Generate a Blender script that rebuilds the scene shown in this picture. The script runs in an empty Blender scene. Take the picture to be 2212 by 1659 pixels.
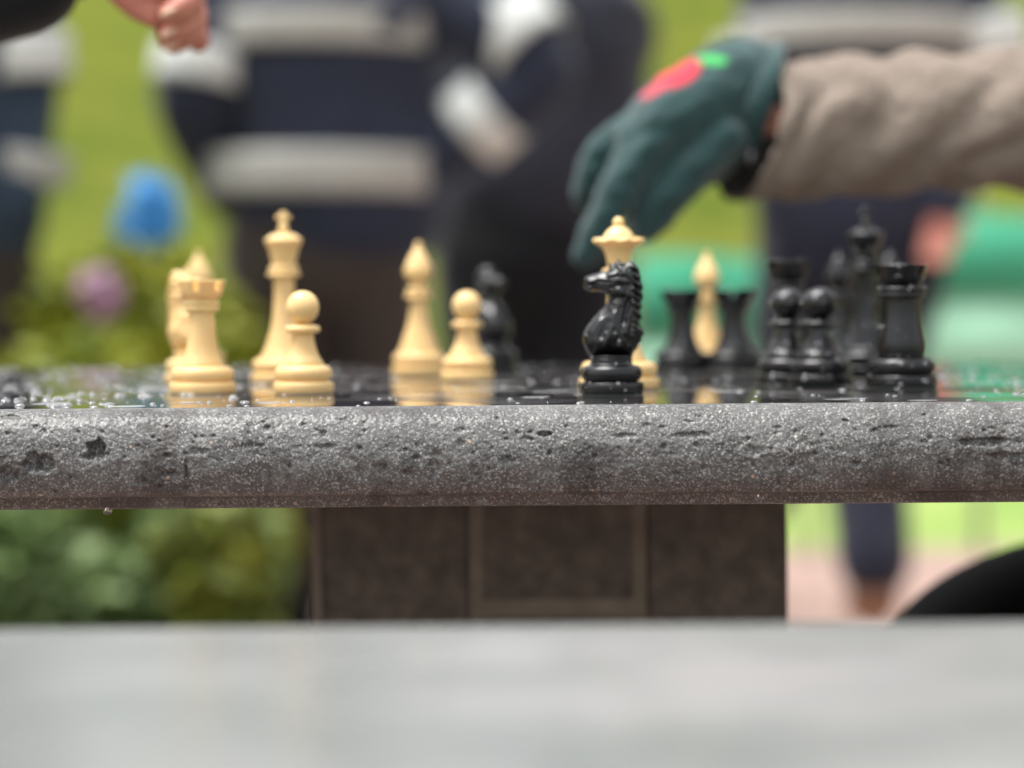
import bpy, bmesh, math, random
import numpy as np
from mathutils import Vector, Matrix, noise
random.seed(7); rng = np.random.default_rng(7)
S = bpy.context.scene
COL = S.collection
R = math.radians

# ------------------------------------------------------------------ camera
F, CX, CY = 4700.0, 1106.0, 829.5            # photo measured on a 2212 px wide copy
PITCH, ROLL = math.atan(179.5/4700), R(-0.45)
CAMZ = 0.761
cam_d = bpy.data.cameras.new('camera'); cam = bpy.data.objects.new('camera', cam_d); COL.objects.link(cam)
CM = Matrix.Translation((0, 0, CAMZ)) @ Matrix.Rotation(math.pi/2-PITCH, 4, 'X') @ Matrix.Rotation(ROLL, 4, 'Z')
cam.matrix_world = CM
cam_d.sensor_width = 36; cam_d.lens = 36*F/2212
cam_d.clip_start = 0.02; cam_d.clip_end = 500
cam_d.dof.use_dof = True; cam_d.dof.focus_distance = 0.862; cam_d.dof.aperture_fstop = 4.3
cam_d.dof.aperture_blades = 0
S.camera = cam

# ------------------------------------------------------------------ light: bright overcast
SUN_EL, SUN_ROT = R(73), R(-95)
w = bpy.data.worlds.new('World'); S.world = w; w.use_nodes = True
nt = w.node_tree; nt.nodes.clear()
sky = nt.nodes.new('ShaderNodeTexSky'); sky.sky_type = 'NISHITA'; sky.sun_disc = False
sky.sun_elevation = SUN_EL; sky.sun_rotation = SUN_ROT; sky.dust_density = 4; sky.air_density = 1.2
hs = nt.nodes.new('ShaderNodeHueSaturation'); hs.inputs['Saturation'].default_value = 0.16   # cloud cover: nearly colourless
bg = nt.nodes.new('ShaderNodeBackground'); bg.inputs['Strength'].default_value = 0.14
out = nt.nodes.new('ShaderNodeOutputWorld')
nt.links.new(sky.outputs[0], hs.inputs['Color']); nt.links.new(hs.outputs[0], bg.inputs[0]); nt.links.new(bg.outputs[0], out.inputs[0])
sl = bpy.data.lights.new('sun', 'SUN'); sl.energy = 2.0; sl.angle = R(28); sl.color = (1, .975, .94)
so = bpy.data.objects.new('sun', sl); COL.objects.link(so)
sd = Vector((math.sin(SUN_ROT)*math.cos(SUN_EL), math.cos(SUN_ROT)*math.cos(SUN_EL), math.sin(SUN_EL)))
so.rotation_euler = sd.to_track_quat('Z', 'Y').to_euler()
S.view_settings.view_transform = 'Standard'; S.view_settings.look = 'None'
S.view_settings.gamma = 1; S.view_settings.exposure = 0.92

def at(x, y, d):
    """the world point seen at (x, y) of the 2212-px photo, d metres ahead along world Y"""
    v = CM.to_3x3() @ Vector(((x-CX)/F, -(y-CY)/F, -1))
    return Vector((0, 0, CAMZ)) + v*(d/v.y)
def on_plane(x, y, z):
    v = CM.to_3x3() @ Vector(((x-CX)/F, -(y-CY)/F, -1))
    return Vector((0, 0, CAMZ)) + v*((z-CAMZ)/v.z)

# ------------------------------------------------------------------ materials
def mat(name, col, rough=0.5, spec=0.5, metal=0, sss=0, coat=0, trans=0, ior=1.5, sheen=0):
    m = bpy.data.materials.new(name); m.use_nodes = True
    b = m.node_tree.nodes['Principled BSDF']
    b.inputs['Base Color'].default_value = (*col, 1); b.inputs['Roughness'].default_value = rough
    b.inputs['Specular IOR Level'].default_value = spec; b.inputs['Metallic'].default_value = metal
    b.inputs['Coat Weight'].default_value = coat; b.inputs['Coat Roughness'].default_value = 0.08
    b.inputs['Transmission Weight'].default_value = trans; b.inputs['IOR'].default_value = ior
    b.inputs['Sheen Weight'].default_value = sheen
    if sss:
        b.inputs['Subsurface Weight'].default_value = sss; b.inputs['Subsurface Scale'].default_value = 0.004
        b.inputs['Subsurface Radius'].default_value = (1, .6, .3)
    return m
def N(m, t, **kw):
    n = m.node_tree.nodes.new(t)
    for k, v in kw.items():
        if k in n.inputs: n.inputs[k].default_value = v
        else: setattr(n, k, v)
    return n
def L(m, a, b): m.node_tree.links.new(a, b)
def BS(m): return m.node_tree.nodes['Principled BSDF']
def ramp(m, src, stops):
    r = N(m, 'ShaderNodeValToRGB'); L(m, src, r.inputs[0])
    e = r.color_ramp.elements
    while len(e) < len(stops): e.new(0.5)
    for el, (p, c) in zip(e, stops): el.position = p; el.color = (*c, 1) if len(c) == 3 else c
    return r
def noise_col(m, scale, stops, detail=4, rough=.6, coord='Object'):
    tc = N(m, 'ShaderNodeTexCoord'); n = N(m, 'ShaderNodeTexNoise', Scale=scale, Detail=detail, Roughness=rough)
    L(m, tc.outputs[coord], n.inputs['Vector'])
    r = ramp(m, n.outputs[0], stops); L(m, r.outputs[0], BS(m).inputs['Base Color'])
    return n, r
def bump(m, src, strength, dist):
    b = N(m, 'ShaderNodeBump', Strength=strength, Distance=dist); L(m, src, b.inputs['Height'])
    L(m, b.outputs[0], BS(m).inputs['Normal']); return b

M = {}
M['cream'] = mat('cream_plastic', (.80, .54, .25), .33, .5, sss=.25)
noise_col(M['cream'], 60, [(.3, (.86, .58, .25)), (.7, (.93, .66, .31))])
M['black'] = mat('black_plastic', (.003, .0034, .0038), .18, .6)
nn = N(M['black'], 'ShaderNodeTexNoise', Scale=900, Detail=3); bump(M['black'], nn.outputs[0], .15, .0002)
M['green_felt'] = mat('green_felt', (.02, .10, .05), .9)
M['white_felt'] = mat('pale_felt', (.75, .78, .85), .8)
M['water'] = mat('water', (.92, .94, .95), 0.03, .8, trans=.74, ior=1.42)  # rain beads: sky glints painted in by a whitish base and cut transmission
M['clear_water'] = mat('clear_water', (1, 1, 1), 0.0, .5, trans=1, ior=1.33)

# rough concrete with light grit
TZ0 = 0.72
m = M['concrete'] = mat('rough_concrete', (.2, .2, .2), .36, .85, coat=.22)
tc = N(m, 'ShaderNodeTexCoord')
n1 = N(m, 'ShaderNodeTexNoise', Scale=45, Detail=6, Roughness=.65); L(m, tc.outputs['Object'], n1.inputs['Vector'])
r1 = ramp(m, n1.outputs[0], [(.30, (.034, .034, .032)), (.5, (.070, .070, .066)), (.72, (.13, .13, .124))])
v1 = N(m, 'ShaderNodeTexVoronoi', Scale=1500); L(m, tc.outputs['Object'], v1.inputs['Vector'])
sp = ramp(m, v1.outputs['Color'], [(.0, (0, 0, 0)), (.55, (0, 0, 0)), (.75, (.4, .4, .4)), (.95, (1, 1, 1))])
v2 = N(m, 'ShaderNodeTexVoronoi', Scale=420); L(m, tc.outputs['Object'], v2.inputs['Vector'])
s2 = N(m, 'ShaderNodeSeparateColor'); L(m, v2.outputs['Color'], s2.inputs[0])
g2 = ramp(m, s2.outputs[0], [(.955, (0, 0, 0)), (.965, (1, 1, 1))])
d2 = ramp(m, v2.outputs['Distance'], [(.22, (1, 1, 1)), (.34, (0, 0, 0))])
mm = N(m, 'ShaderNodeMath', operation='MULTIPLY'); L(m, g2.outputs[0], mm.inputs[0]); L(m, d2.outputs[0], mm.inputs[1])
mx = N(m, 'ShaderNodeMix', data_type='RGBA'); L(m, sp.outputs[0], mx.inputs[0]); L(m, r1.outputs[0], mx.inputs[6]); mx.inputs[7].default_value = (.42, .41, .39, 1)
peb = ramp(m, s2.outputs[1], [(0, (.50, .44, .33)), (.4, (.34, .33, .32)), (.7, (.55, .36, .22)), (1, (.6, .58, .5))])
mx2 = N(m, 'ShaderNodeMix', data_type='RGBA'); L(m, mm.outputs[0], mx2.inputs[0]); L(m, mx.outputs[2], mx2.inputs[6]); L(m, peb.outputs[0], mx2.inputs[7])
# old damp runs down the face
mp = N(m, 'ShaderNodeMapping'); mp.inputs['Scale'].default_value = (30, 30, 7); L(m, tc.outputs['Object'], mp.inputs[0])
n3 = N(m, 'ShaderNodeTexNoise', Scale=1, Detail=5, Roughness=.6); L(m, mp.outputs[0], n3.inputs['Vector'])
st = ramp(m, n3.outputs[0], [(.36, (.36, .32, .30)), (.46, (1, 1, 1))])
mul = N(m, 'ShaderNodeMix', data_type='RGBA', blend_type='MULTIPLY'); mul.inputs[0].default_value = 1
L(m, mx2.outputs[2], mul.inputs[6]); L(m, st.outputs[0], mul.inputs[7]); 
prev = mul.outputs[2]
for (sx_, sz_, hw_, hh_) in ((.0255, TZ0-.0255, .0085, .0125), (.034, TZ0-.0185, .010, .0055), (.058, TZ0-.0165, .006, .0035), (-.040, TZ0-.022, .004, .006)):     # damp stains under the black knight
    mp_ = N(m, 'ShaderNodeMapping', vector_type='TEXTURE'); mp_.inputs['Location'].default_value = (sx_, .845, sz_); mp_.inputs['Scale'].default_value = (hw_, .03, hh_)
    nn_ = N(m, 'ShaderNodeTexNoise', Scale=160, Detail=3); L(m, tc.outputs['Object'], nn_.inputs['Vector'])
    L(m, tc.outputs['Object'], mp_.inputs[0]); ln_ = N(m, 'ShaderNodeVectorMath', operation='LENGTH'); L(m, mp_.outputs[0], ln_.inputs[0])
    ad_ = N(m, 'ShaderNodeMath', operation='ADD'); L(m, ln_.outputs['Value'], ad_.inputs[0]); L(m, nn_.outputs[0], ad_.inputs[1])
    mr_ = N(m, 'ShaderNodeMapRange'); mr_.inputs[1].default_value = 1.15; mr_.inputs[2].default_value = 1.55; mr_.inputs[3].default_value = .62; mr_.inputs[4].default_value = 0; L(m, ad_.outputs[0], mr_.inputs[0])
    mk_ = N(m, 'ShaderNodeMix', data_type='RGBA', blend_type='MULTIPLY'); L(m, mr_.outputs[0], mk_.inputs[0]); L(m, prev, mk_.inputs[6]); mk_.inputs[7].default_value = (.22, .19, .18, 1); prev = mk_.outputs[2]
L(m, prev, BS(m).inputs['Base Color'])
n4 = N(m, 'ShaderNodeTexNoise', Scale=700, Detail=5, Roughness=.7); L(m, tc.outputs['Object'], n4.inputs['Vector'])
bump(m, n4.outputs[0], 1.0, .0010)

# polished wet top with the inlaid board
SQ, BX0, BY0 = 0.044, 0.018-0.176, 0.931
TZ = 0.72
m = M['polished'] = mat('wet_polished_stone', (.03, .03, .03), .05, .6, ior=1.5)
tc = N(m, 'ShaderNodeTexCoord'); ck = N(m, 'ShaderNodeTexChecker', Scale=1/SQ)
ck.inputs['Color1'].default_value = (.022, .021, .022, 1); ck.inputs['Color2'].default_value = (.115, .11, .108, 1)
mp = N(m, 'ShaderNodeMapping'); mp.inputs['Location'].default_value = (-BX0, -BY0, 0.011); L(m, tc.outputs['Object'], mp.inputs[0]); L(m, mp.outputs[0], ck.inputs[0])
sx = N(m, 'ShaderNodeSeparateXYZ'); L(m, tc.outputs['Object'], sx.inputs[0])
def inside(axis, lo, hi):
    a = N(m, 'ShaderNodeMath', operation='GREATER_THAN'); L(m, sx.outputs[axis], a.inputs[0]); a.inputs[1].default_value = lo
    b = N(m, 'ShaderNodeMath', operation='LESS_THAN'); L(m, sx.outputs[axis], b.inputs[0]); b.inputs[1].default_value = hi
    c = N(m, 'ShaderNodeMath', operation='MULTIPLY'); L(m, a.outputs[0], c.inputs[0]); L(m, b.outputs[0], c.inputs[1]); return c
ia, ib = inside(0, BX0, BX0+8*SQ), inside(1, BY0, BY0+8*SQ)
ic = N(m, 'ShaderNodeMath', operation='MULTIPLY'); L(m, ia.outputs[0], ic.inputs[0]); L(m, ib.outputs[0], ic.inputs[1])
mx = N(m, 'ShaderNodeMix', data_type='RGBA'); L(m, ic.outputs[0], mx.inputs[0]); mx.inputs[6].default_value = (.035, .033, .034, 1); L(m, ck.outputs[0], mx.inputs[7])
L(m, mx.outputs[2], BS(m).inputs['Base Color'])
n1 = N(m, 'ShaderNodeTexNoise', Scale=14, Detail=3); L(m, tc.outputs['Object'], n1.inputs['Vector'])
rr = ramp(m, n1.outputs[0], [(.42, (.02, .02, .02)), (.62, (.16, .16, .16))]); L(m, rr.outputs[0], BS(m).inputs['Roughness'])
n2 = N(m, 'ShaderNodeTexNoise', Scale=60, Detail=2); L(m, tc.outputs['Object'], n2.inputs['Vector'])
bump(m, n2.outputs[0], .12, .0004)

m = M['slab'] = mat('pale_wet_slab', (.42, .42, .41), .24, .7, ior=1.6)
noise_col(m, 6, [(.34, (.14, .15, .14)), (.5, (.215, .22, .21)), (.64, (.30, .29, .285))])
tcs = N(m, 'ShaderNodeTexCoord'); n2 = N(m, 'ShaderNodeTexNoise', Scale=40, Detail=4); L(m, tcs.outputs['Object'], n2.inputs['Vector']); bump(m, n2.outputs[0], .12, .0006)

m = M['tile'] = mat('dark_stone_block', (.05, .04, .038), .6)
noise_col(m, 90, [(.3, (.036, .032, .029)), (.55, (.078, .070, .062)), (.8, (.15, .13, .115))], 6)
n2 = N(m, 'ShaderNodeTexNoise', Scale=260, Detail=4); bump(m, n2.outputs[0], .6, .002)
M['mortar'] = mat('mortar', (.20, .18, .155), .85); noise_col(M['mortar'], 50, [(.3, (.12, .112, .095)), (.7, (.18, .17, .15))])

m = M['grass'] = mat('grass', (.2, .28, .04), 1, .0)
noise_col(m, 1.3, [(.26, (.045, .075, .014)), (.42, (.095, .125, .022)), (.55, (.125, .138, .026)), (.66, (.11, .145, .024)), (.8, (.06, .10, .018))], 5)
m = M['lawn'] = mat('lawn', (.3, .5, .1), .8, .2)
noise_col(m, 1.8, [(.3, (.12, .24, .045)), (.5, (.26, .34, .09)), (.7, (.20, .31, .08))], 4)
m = M['paving'] = mat('pink_paving', (.5, .3, .25), .6)
tc = N(m, 'ShaderNodeTexCoord'); bk = N(m, 'ShaderNodeTexBrick', Scale=3.2); L(m, tc.outputs['Object'], bk.inputs[0])
bk.inputs['Color1'].default_value = (.40, .25, .21, 1); bk.inputs['Color2'].default_value = (.36, .225, .19, 1); bk.inputs['Mortar'].default_value = (.35, .27, .23, 1)
L(m, bk.outputs[0], BS(m).inputs['Base Color'])
m = M['soil'] = mat('soil', (.16, .1, .07), .9); noise_col(m, 8, [(.3, (.035, .022, .016)), (.7, (.11, .075, .055))])

def cloth(name, c, fine=400, amp=.4, rough=.85, sheen=.2, var=.25):
    m = mat(name, c, rough, .2, sheen=sheen)
    noise_col(m, 60, [(.3, tuple(x*(1-var) for x in c)), (.7, tuple(x*(1+var) for x in c))], 5)
    n = N(m, 'ShaderNodeTexNoise', Scale=fine, Detail=3); bump(m, n.outputs[0], amp, .001); return m
M['navy'] = cloth('navy_fabric', (.022, .028, .050))
M['dark_navy'] = cloth('dark_navy_fabric', (.010, .012, .024))
M['blue_navy'] = cloth('faded_navy_fabric', (.026, .042, .068))
M['blackcloth'] = cloth('black_fabric', (.008, .009, .012))
M['greycloth'] = cloth('dark_grey_fabric', (.034, .038, .054))
M['brown'] = cloth('brown_fabric', (.045, .034, .028))
M['silver'] = cloth('silver_tape', (.40, .40, .37), rough=.5)
M['white_tape'] = cloth('bright_tape', (.62, .65, .63), rough=.45)
M['tweed'] = cloth('grey_beige_wool', (.335, .275, .23), 900, .8, .95, .0, .18)
M['lining'] = cloth('dark_lining', (.012, .008, .008))
M['emerald'] = cloth('emerald_canvas', (.06, .36, .21))
M['mint'] = cloth('mint_canvas', (.32, .58, .41))
M['hair'] = mat('dark_hair', (.02, .014, .01), .6)
M['leather'] = mat('black_leather', (.002, .002, .002), .7, .15)
M['varnish'] = mat('brown_varnished_wood', (.10, .022, .006), .7, .2)
M['tan'] = mat('tan_leather', (.20, .10, .055), .6)
M['bark'] = mat('bark', (.08, .06, .04), .9)
M['metal'] = mat('grey_metal', (.3, .3, .3), .4, metal=1)
m = M['skin'] = mat('skin', (.52, .20, .15), .5, .4, sss=.2)
noise_col(m, 25, [(.3, (.42, .13, .10)), (.7, (.60, .26, .19))])
M['nail'] = mat('fingernail', (.80, .58, .42), .25)
M['face'] = mat('light_skin', (.60, .34, .26), .5, sss=.15)

def leafm(name, a, b, c):
    m = mat(name, a, .5, .4)
    g = N(m, 'ShaderNodeNewGeometry'); r = ramp(m, g.outputs['Random Per Island'], [(0, a), (.5, b), (1, c)])
    L(m, r.outputs[0], BS(m).inputs['Base Color'])
    BS(m).inputs['Transmission Weight'].default_value = 0
    return m
M['leaf'] = leafm('leaf_green', (.075, .13, .035), (.14, .22, .065), (.21, .29, .12))
M['yleaf'] = leafm('leaf_yellow_green', (.10, .15, .01), (.25, .28, .012), (.38, .38, .025))
M['olive'] = leafm('leaf_olive', (.05, .075, .01), (.12, .15, .015), (.24, .26, .03))
M['bluepetal'] = leafm('blue_petal', (.04, .30, .72), (.08, .42, .85), (.16, .50, .86))
M['pinkpetal'] = leafm('magenta_petal', (.44, .20, .40), (.52, .32, .44), (.38, .24, .34))

# ------------------------------------------------------------------ object helpers
def link(name, me, m=None, parent=None):
    o = bpy.data.objects.new(name, me); COL.objects.link(o)
    if m is not None:
        for k in (m if isinstance(m, (list, tuple)) else [m]): me.materials.append(k)
    if parent: o.parent = parent
    return o
def obj(name, bm, m, parent=None, smooth=True):
    me = bpy.data.meshes.new(name); bm.to_mesh(me); bm.free()
    if smooth:
        me.polygons.foreach_set('use_smooth', [True]*len(me.polygons))
    return link(name, me, m, parent)
def thing(name, label, cat, loc=(0, 0, 0), group=None):
    o = bpy.data.objects.new(name, None); COL.objects.link(o); o.location = loc; o.empty_display_size = .02
    o['label'] = label; o['category'] = cat
    if group: o['group'] = group
    return o
def tag(o, label, cat, group=None):
    o['label'] = label; o['category'] = cat
    if group: o['group'] = group
    return o
def kind(o, k): o['kind'] = k; return o
def mesh_np(name, V, Fc, m, parent=None, smooth=True, mi=None):
    me = bpy.data.meshes.new(name); me.from_pydata([tuple(v) for v in V], [], Fc)
    if smooth: me.polygons.foreach_set('use_smooth', [True]*len(me.polygons))
    o = link(name, me, m, parent)
    if mi is not None: me.polygons.foreach_set('material_index', mi)
    return o

def catmull(P, n):
    P = [Vector(p) for p in P]; Q = [P[0]*2-P[1]]+P+[P[-1]*2-P[-2]]; out = []
    for i in range(1, len(Q)-2):
        for k in range(n):
            t = k/n; a, b, c, d = Q[i-1], Q[i], Q[i+1], Q[i+2]
            out.append(.5*((2*b)+(c-a)*t+(2*a-5*b+4*c-d)*t*t+(-a+3*b-3*c+d)*t**3))
    out.append(P[-1]); return out
def loft(bm, pts, rad, side=(1, 0, 0), seg=16, n=5, caps=True, smooth=True, wob=None):
    """tube through pts; rad = list of r or (r_side, r_other)"""
    rr = [(r, r) if not isinstance(r, (tuple, list)) else r for r in rad]
    if smooth and len(pts) > 1:
        C = catmull(pts, n); RA = catmull([(a, b, 0) for a, b in rr], n)
    else: C = [Vector(p) for p in pts]; RA = [Vector((a, b, 0)) for a, b in rr]
    side = Vector(side)
    frames = []
    for i in range(len(C)):
        t = (C[min(i+1, len(C)-1)]-C[max(i-1, 0)]).normalized()
        u = (side-t*side.dot(t)); u = u.normalized() if u.length > 1e-4 else t.orthogonal().normalized()
        frames.append((C[i], t, u, t.cross(u), max(RA[i].x, 1e-4), max(RA[i].y, 1e-4)))
    if caps:
        c, t, u, v, a, b = frames[0]; pre = []
        for q in (85, 60, 30): f = math.cos(R(q)); pre.append((c-t*min(a, b)*math.sin(R(q)), t, u, v, a*f, b*f))
        c, t, u, v, a, b = frames[-1]; post = []
        for q in (30, 60, 85): f = math.cos(R(q)); post.append((c+t*min(a, b)*math.sin(R(q)), t, u, v, a*f, b*f))
        frames = pre+frames+post
    rings = []
    for j, (c, t, u, v, a, b) in enumerate(frames):
        ring = []
        for k in range(seg):
            th = 2*math.pi*k/seg; w_ = wob(j, th, c) if wob else 1
            ring.append(bm.verts.new(c+(u*math.cos(th)*a+v*math.sin(th)*b)*w_))
        rings.append(ring)
    for r0, r1 in zip(rings, rings[1:]):
        for k in range(seg): bm.faces.new((r0[k], r0[(k+1) % seg], r1[(k+1) % seg], r1[k]))
    if caps:
        bm.faces.new(rings[0][::-1]); bm.faces.new(rings[-1])
def ball(bm, c, r, sub=3, m=None):
    r = (r, r, r) if not isinstance(r, (tuple, list)) else r
    mt = Matrix.Translation(c) @ (m.to_4x4() if m else Matrix.Identity(4)) @ Matrix.Diagonal((*r, 1))
    bmesh.ops.create_icosphere(bm, subdivisions=sub, radius=1, matrix=mt)
def box(bm, a, b):
    a, b = Vector(a), Vector(b); c = (a+b)/2; s = b-a
    bmesh.ops.create_cube(bm, size=1, matrix=Matrix.Translation(c) @ Matrix.Diagonal((*s, 1)))
def remesh(o, vox, it=6, fac=.5):
    bm = bmesh.new(); bm.from_mesh(o.data); bmesh.ops.recalc_face_normals(bm, faces=bm.faces); bm.to_mesh(o.data); bm.free()
    r = o.modifiers.new('fuse', 'REMESH'); r.mode = 'VOXEL'; r.voxel_size = vox; r.use_smooth_shade = True
    s = o.modifiers.new('smooth', 'SMOOTH'); s.iterations = it; s.factor = fac
    return o

# ================================================================== SETTING
# ground, path, slope
def sheet(name, x0, x1, y0, y1, z, m, nx=2, ny=2, zf=None):
    V = []; Fc = []
    for j in range(ny+1):
        for i in range(nx+1):
            x = x0+(x1-x0)*i/nx; y = y0+(y1-y0)*j/ny; V.append((x, y, z+(zf(x, y) if zf else 0)))
    for j in range(ny):
        for i in range(nx):
            a = j*(nx+1)+i; Fc.append((a, a+1, a+nx+2, a+nx+1))
    return kind(mesh_np(name, V, Fc, m), 'structure')
sheet('ground', -60, 60, -20, 90, -0.008, M['lawn'])
sheet('path', -9, 9, -4, 6.6, 0, M['paving'])
sheet('planting_bed', -9, -.204, 1.6, 7.2, .006, M['soil'])
def hill(x, y):
    t = max(0, min(1, (y-8.6)/17)); t = t*t*(3-2*t)
    return -0.02 + t*(4.75+.3*math.sin(x*.35+1)+.3*noise.noise((x*.2, y*.2, 0)))+.07*noise.noise((x*1.1, y*1.1, 3))*t
sheet('grass_slope', -40, 40, 8.4, 60, 0, M['grass'], 90, 60, hill)

# ------------------------------------------------------------------ the stone table
table = thing('stone_table', 'dark wet stone table with a rough rounded concrete edge, set out with chess pieces', 'table', (0, 0, 0))
TX, TY0, TY1, RC = 0.36, 0.839, 1.395, 0.045
def perimeter():
    P = []
    def arc(cx, cy, a0, n):
        for k in range(n): a = R(a0+90*k/n); P.append((cx+RC*math.cos(a), cy+RC*math.sin(a), math.cos(a), math.sin(a)))
    x = -TX+RC
    while x < TX-RC:
        P.append((x, TY0, 0, -1)); x += 0.0005 if abs(x) < .215 else .004
    arc(TX-RC, TY0+RC, -90, 24)
    for k in range(30): P.append((TX, TY0+RC+(TY1-TY0-2*RC)*k/30, 1, 0))
    arc(TX-RC, TY1-RC, 0, 24)
    for k in range(30): P.append((TX-RC-(2*TX-2*RC)*k/30, TY1, 0, 1))
    arc(-TX+RC, TY1-RC, 90, 24)
    for k in range(30): P.append((-TX, TY1-RC-(TY1-TY0-2*RC)*k/30, -1, 0))
    arc(-TX+RC, TY0+RC, 180, 24)
    return P
# cross-section: (distance inward, depth below top, roughness weight)
prof = [(.0165, 0, 0)]
for k in range(1, 61): a = R(90*k/60); prof.append((.0165*(1-math.sin(a)), .0200*(1-math.cos(a)), min(1, k/5)))
for k in range(1, 31): a = R(90*k/30); prof.append((.0066*(1-math.cos(a)), .0200+.0142*math.sin(a), 1))
prof += [(.0100, .0346, .4), (.0135, .0350, .3), (.0145, .0354, .3), (.0148, .0390, .3), (.0165, .0398, 0), (.03, .0398, 0)]
# chips broken out of the face: (x px, y px, half-width m, half-height m, depth)
chips = [(208, 972, .0045, .0040, .0034), (72, 1000, .0040, .0042, .0026), (98, 1003, .0036, .0044, .0022), (14, 1026, .0060, .0036, .0022),
         (430, 975, .0050, .0014, .0009), (1178, 938, .0032, .0010, .0016), (545, 963, .005, .001, .0008), (700, 965, .006, .001, .0008),
         (1500, 940, .008, .0012, .0009), (1350, 942, .006, .001, .0010), (1000, 930, .004, .0012, .0006), (402, 1015, .0008, .0045, .0011),
         (2130, 955, .012, .0018, .0013), (2180, 985, .009, .0016, .0011), (1630, 975, .005, .002, .001), (940, 1010, .003, .004, .001),
         (780, 1020, .002, .003, .0008), (300, 1040, .004, .002, .0008), (1850, 1000, .003, .0015, .001), (745, 912, .004, .0018, .0006)]
cw = [(at(x, y, TY0), a, b, d) for x, y, a, b, d in chips]
PP = perimeter(); nP, nQ = len(PP), len(prof)
V = []
for (px, py, nx, ny) in PP:
    front = ny < -.9 and abs(px) < .23
    for (inn, dep, wt) in prof:
        x = px-nx*inn; y = py-ny*inn; z = TZ-dep; d = 0
        if wt:
            p = Vector((px, py, z))
            d = .0009*noise.noise(p*28)*wt
            d += .0005*noise.noise(Vector((px*55, py*55, z*160)))*wt
            if front:
                d += .0003*noise.noise(p*300)*wt + .00035*noise.noise(p*900)*wt
                q = noise.noise(Vector((px*110, 5, z*320)));
                if q > .55: d -= (q-.55)*.004
                for c, a, b, dd in cw:
                    ux = (px-c.x)/a; uz = (z-c.z)/b
                    if abs(ux) < 2 and abs(uz) < 2:
                        rr_ = math.hypot(ux, uz)+.45*noise.noise(Vector((px*330, 0, z*330)))
                        if rr_ < 1: d -= dd*min(1, (1-rr_)*3)*(1+.5*noise.noise(p*700))
        V.append((x+nx*d, y+ny*d, z))
V = np.array(V)      # small air holes left in the cast face
for _ in range(150):
    cx_, cz_ = random.uniform(-.215, .215), TZ-random.uniform(.004, .033); w_ = random.choice((.0007, .0008, .0010, .0015)); h_ = w_*random.uniform(.5, 1); dp = random.uniform(.0006, .0014)
    k_ = (V[:, 1] < .87) & (np.abs(V[:, 0]-cx_) < w_*2) & (np.abs(V[:, 2]-cz_) < h_*2)
    V[k_, 1] += dp*np.exp(-(((V[k_, 0]-cx_)/w_)**2+((V[k_, 2]-cz_)/h_)**2)**1.5)
Fc = []; mi = []
for i in range(nP):
    j = (i+1) % nP
    for k in range(nQ-1): Fc.append((i*nQ+k, i*nQ+k+1, j*nQ+k+1, j*nQ+k)); mi.append(0)
Fc.append(tuple(i*nQ for i in range(nP))); mi.append(1)
Fc.append(tuple(i*nQ+nQ-1 for i in range(nP))[::-1]); mi.append(0)
o = mesh_np('tabletop', V, Fc, [M['concrete'], M['polished']], table, True, mi)
o.data.polygons[-1].use_smooth = False; o.data.polygons[-2].use_smooth = False
# pedestal of dark blocks with mortar between
pa, pb = at(668, 1200, 1.08).x, at(1702, 1200, 1.08).x
bm = bmesh.new(); box(bm, (pa+.001, 1.0815, -.01), (pb-.003, 1.315, TZ-.037)); obj('mortar_core', bm, M['mortar'], table, False)
bm = bmesh.new()
ped = bmesh.new()
xa, xb = at(1022, 1200, 1.08).x, at(1388, 1200, 1.08).x
zj = at(1200, 1338, 1.08).z
cols = [(pa+.006, xa-.002), (xa+.0035, xb-.0035), (xb+.002, pb)]
for ci, (c0, c1) in enumerate(cols):
    zt = TZ-.0415
    rows = [zt, zj+.004, zj-.09, zj-.19, zj-.29, .1, 0] if ci == 1 else [zt, zj-.04, zj-.14, zj-.24, zj-.34, .1, 0]
    for q in range(len(rows)-1):
        yy = 1.0805 if ci == 1 else 1.0795
        box(ped, (c0, yy, rows[q+1]+.004), (c1, 1.12, rows[q]-.002))
for y0 in (1.125, 1.21):
    for q in range(6):
        box(ped, (pa, y0, .004+q*.112), (pa+.05, y0+.08, .108+q*.112)); box(ped, (pb-.05, y0, .004+q*.112), (pb+.001, y0+.08, .108+q*.112))
for q in range(6):
    box(ped, (pa+.006, 1.295, .004+q*.112), (0.02, 1.32, .108+q*.112)); box(ped, (.024, 1.295, .004+q*.112), (pb, 1.32, .108+q*.112))
bmesh.ops.bevel(ped, geom=ped.edges[:], offset=.002, segments=2, affect='EDGES')
obj('pedestal_blocks', ped, M['tile'], table, False); bm.free()
# hanging rain drops under the lip
def drop_mesh(r):
    bm = bmesh.new(); ball(bm, (0, 0, 0), (r, r, r*.75), 2); me = bpy.data.meshes.new('water_drop'); bm.to_mesh(me); bm.free()
    me.polygons.foreach_set('use_smooth', [True]*len(me.polygons)); me.materials.append(M['clear_water']); return me
dm = drop_mesh(.0019)
for i, (x, y, lb) in enumerate([(232, 1104, 'hanging raindrop under the table edge at the far left'), (1040, 1083, 'raindrop on the lower table lip left of the pedestal middle'),
                                (1308, 1078, 'raindrop on the lower table lip under the black knight'), (1640, 1076, 'raindrop on the lower table lip near the right pedestal corner')]):
    p = at(x, y, TY0+.004); d = bpy.data.objects.new('raindrop', dm); COL.objects.link(d); d.location = p
    tag(d, lb, 'raindrop', 'raindrops hanging from the table edge')

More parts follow.
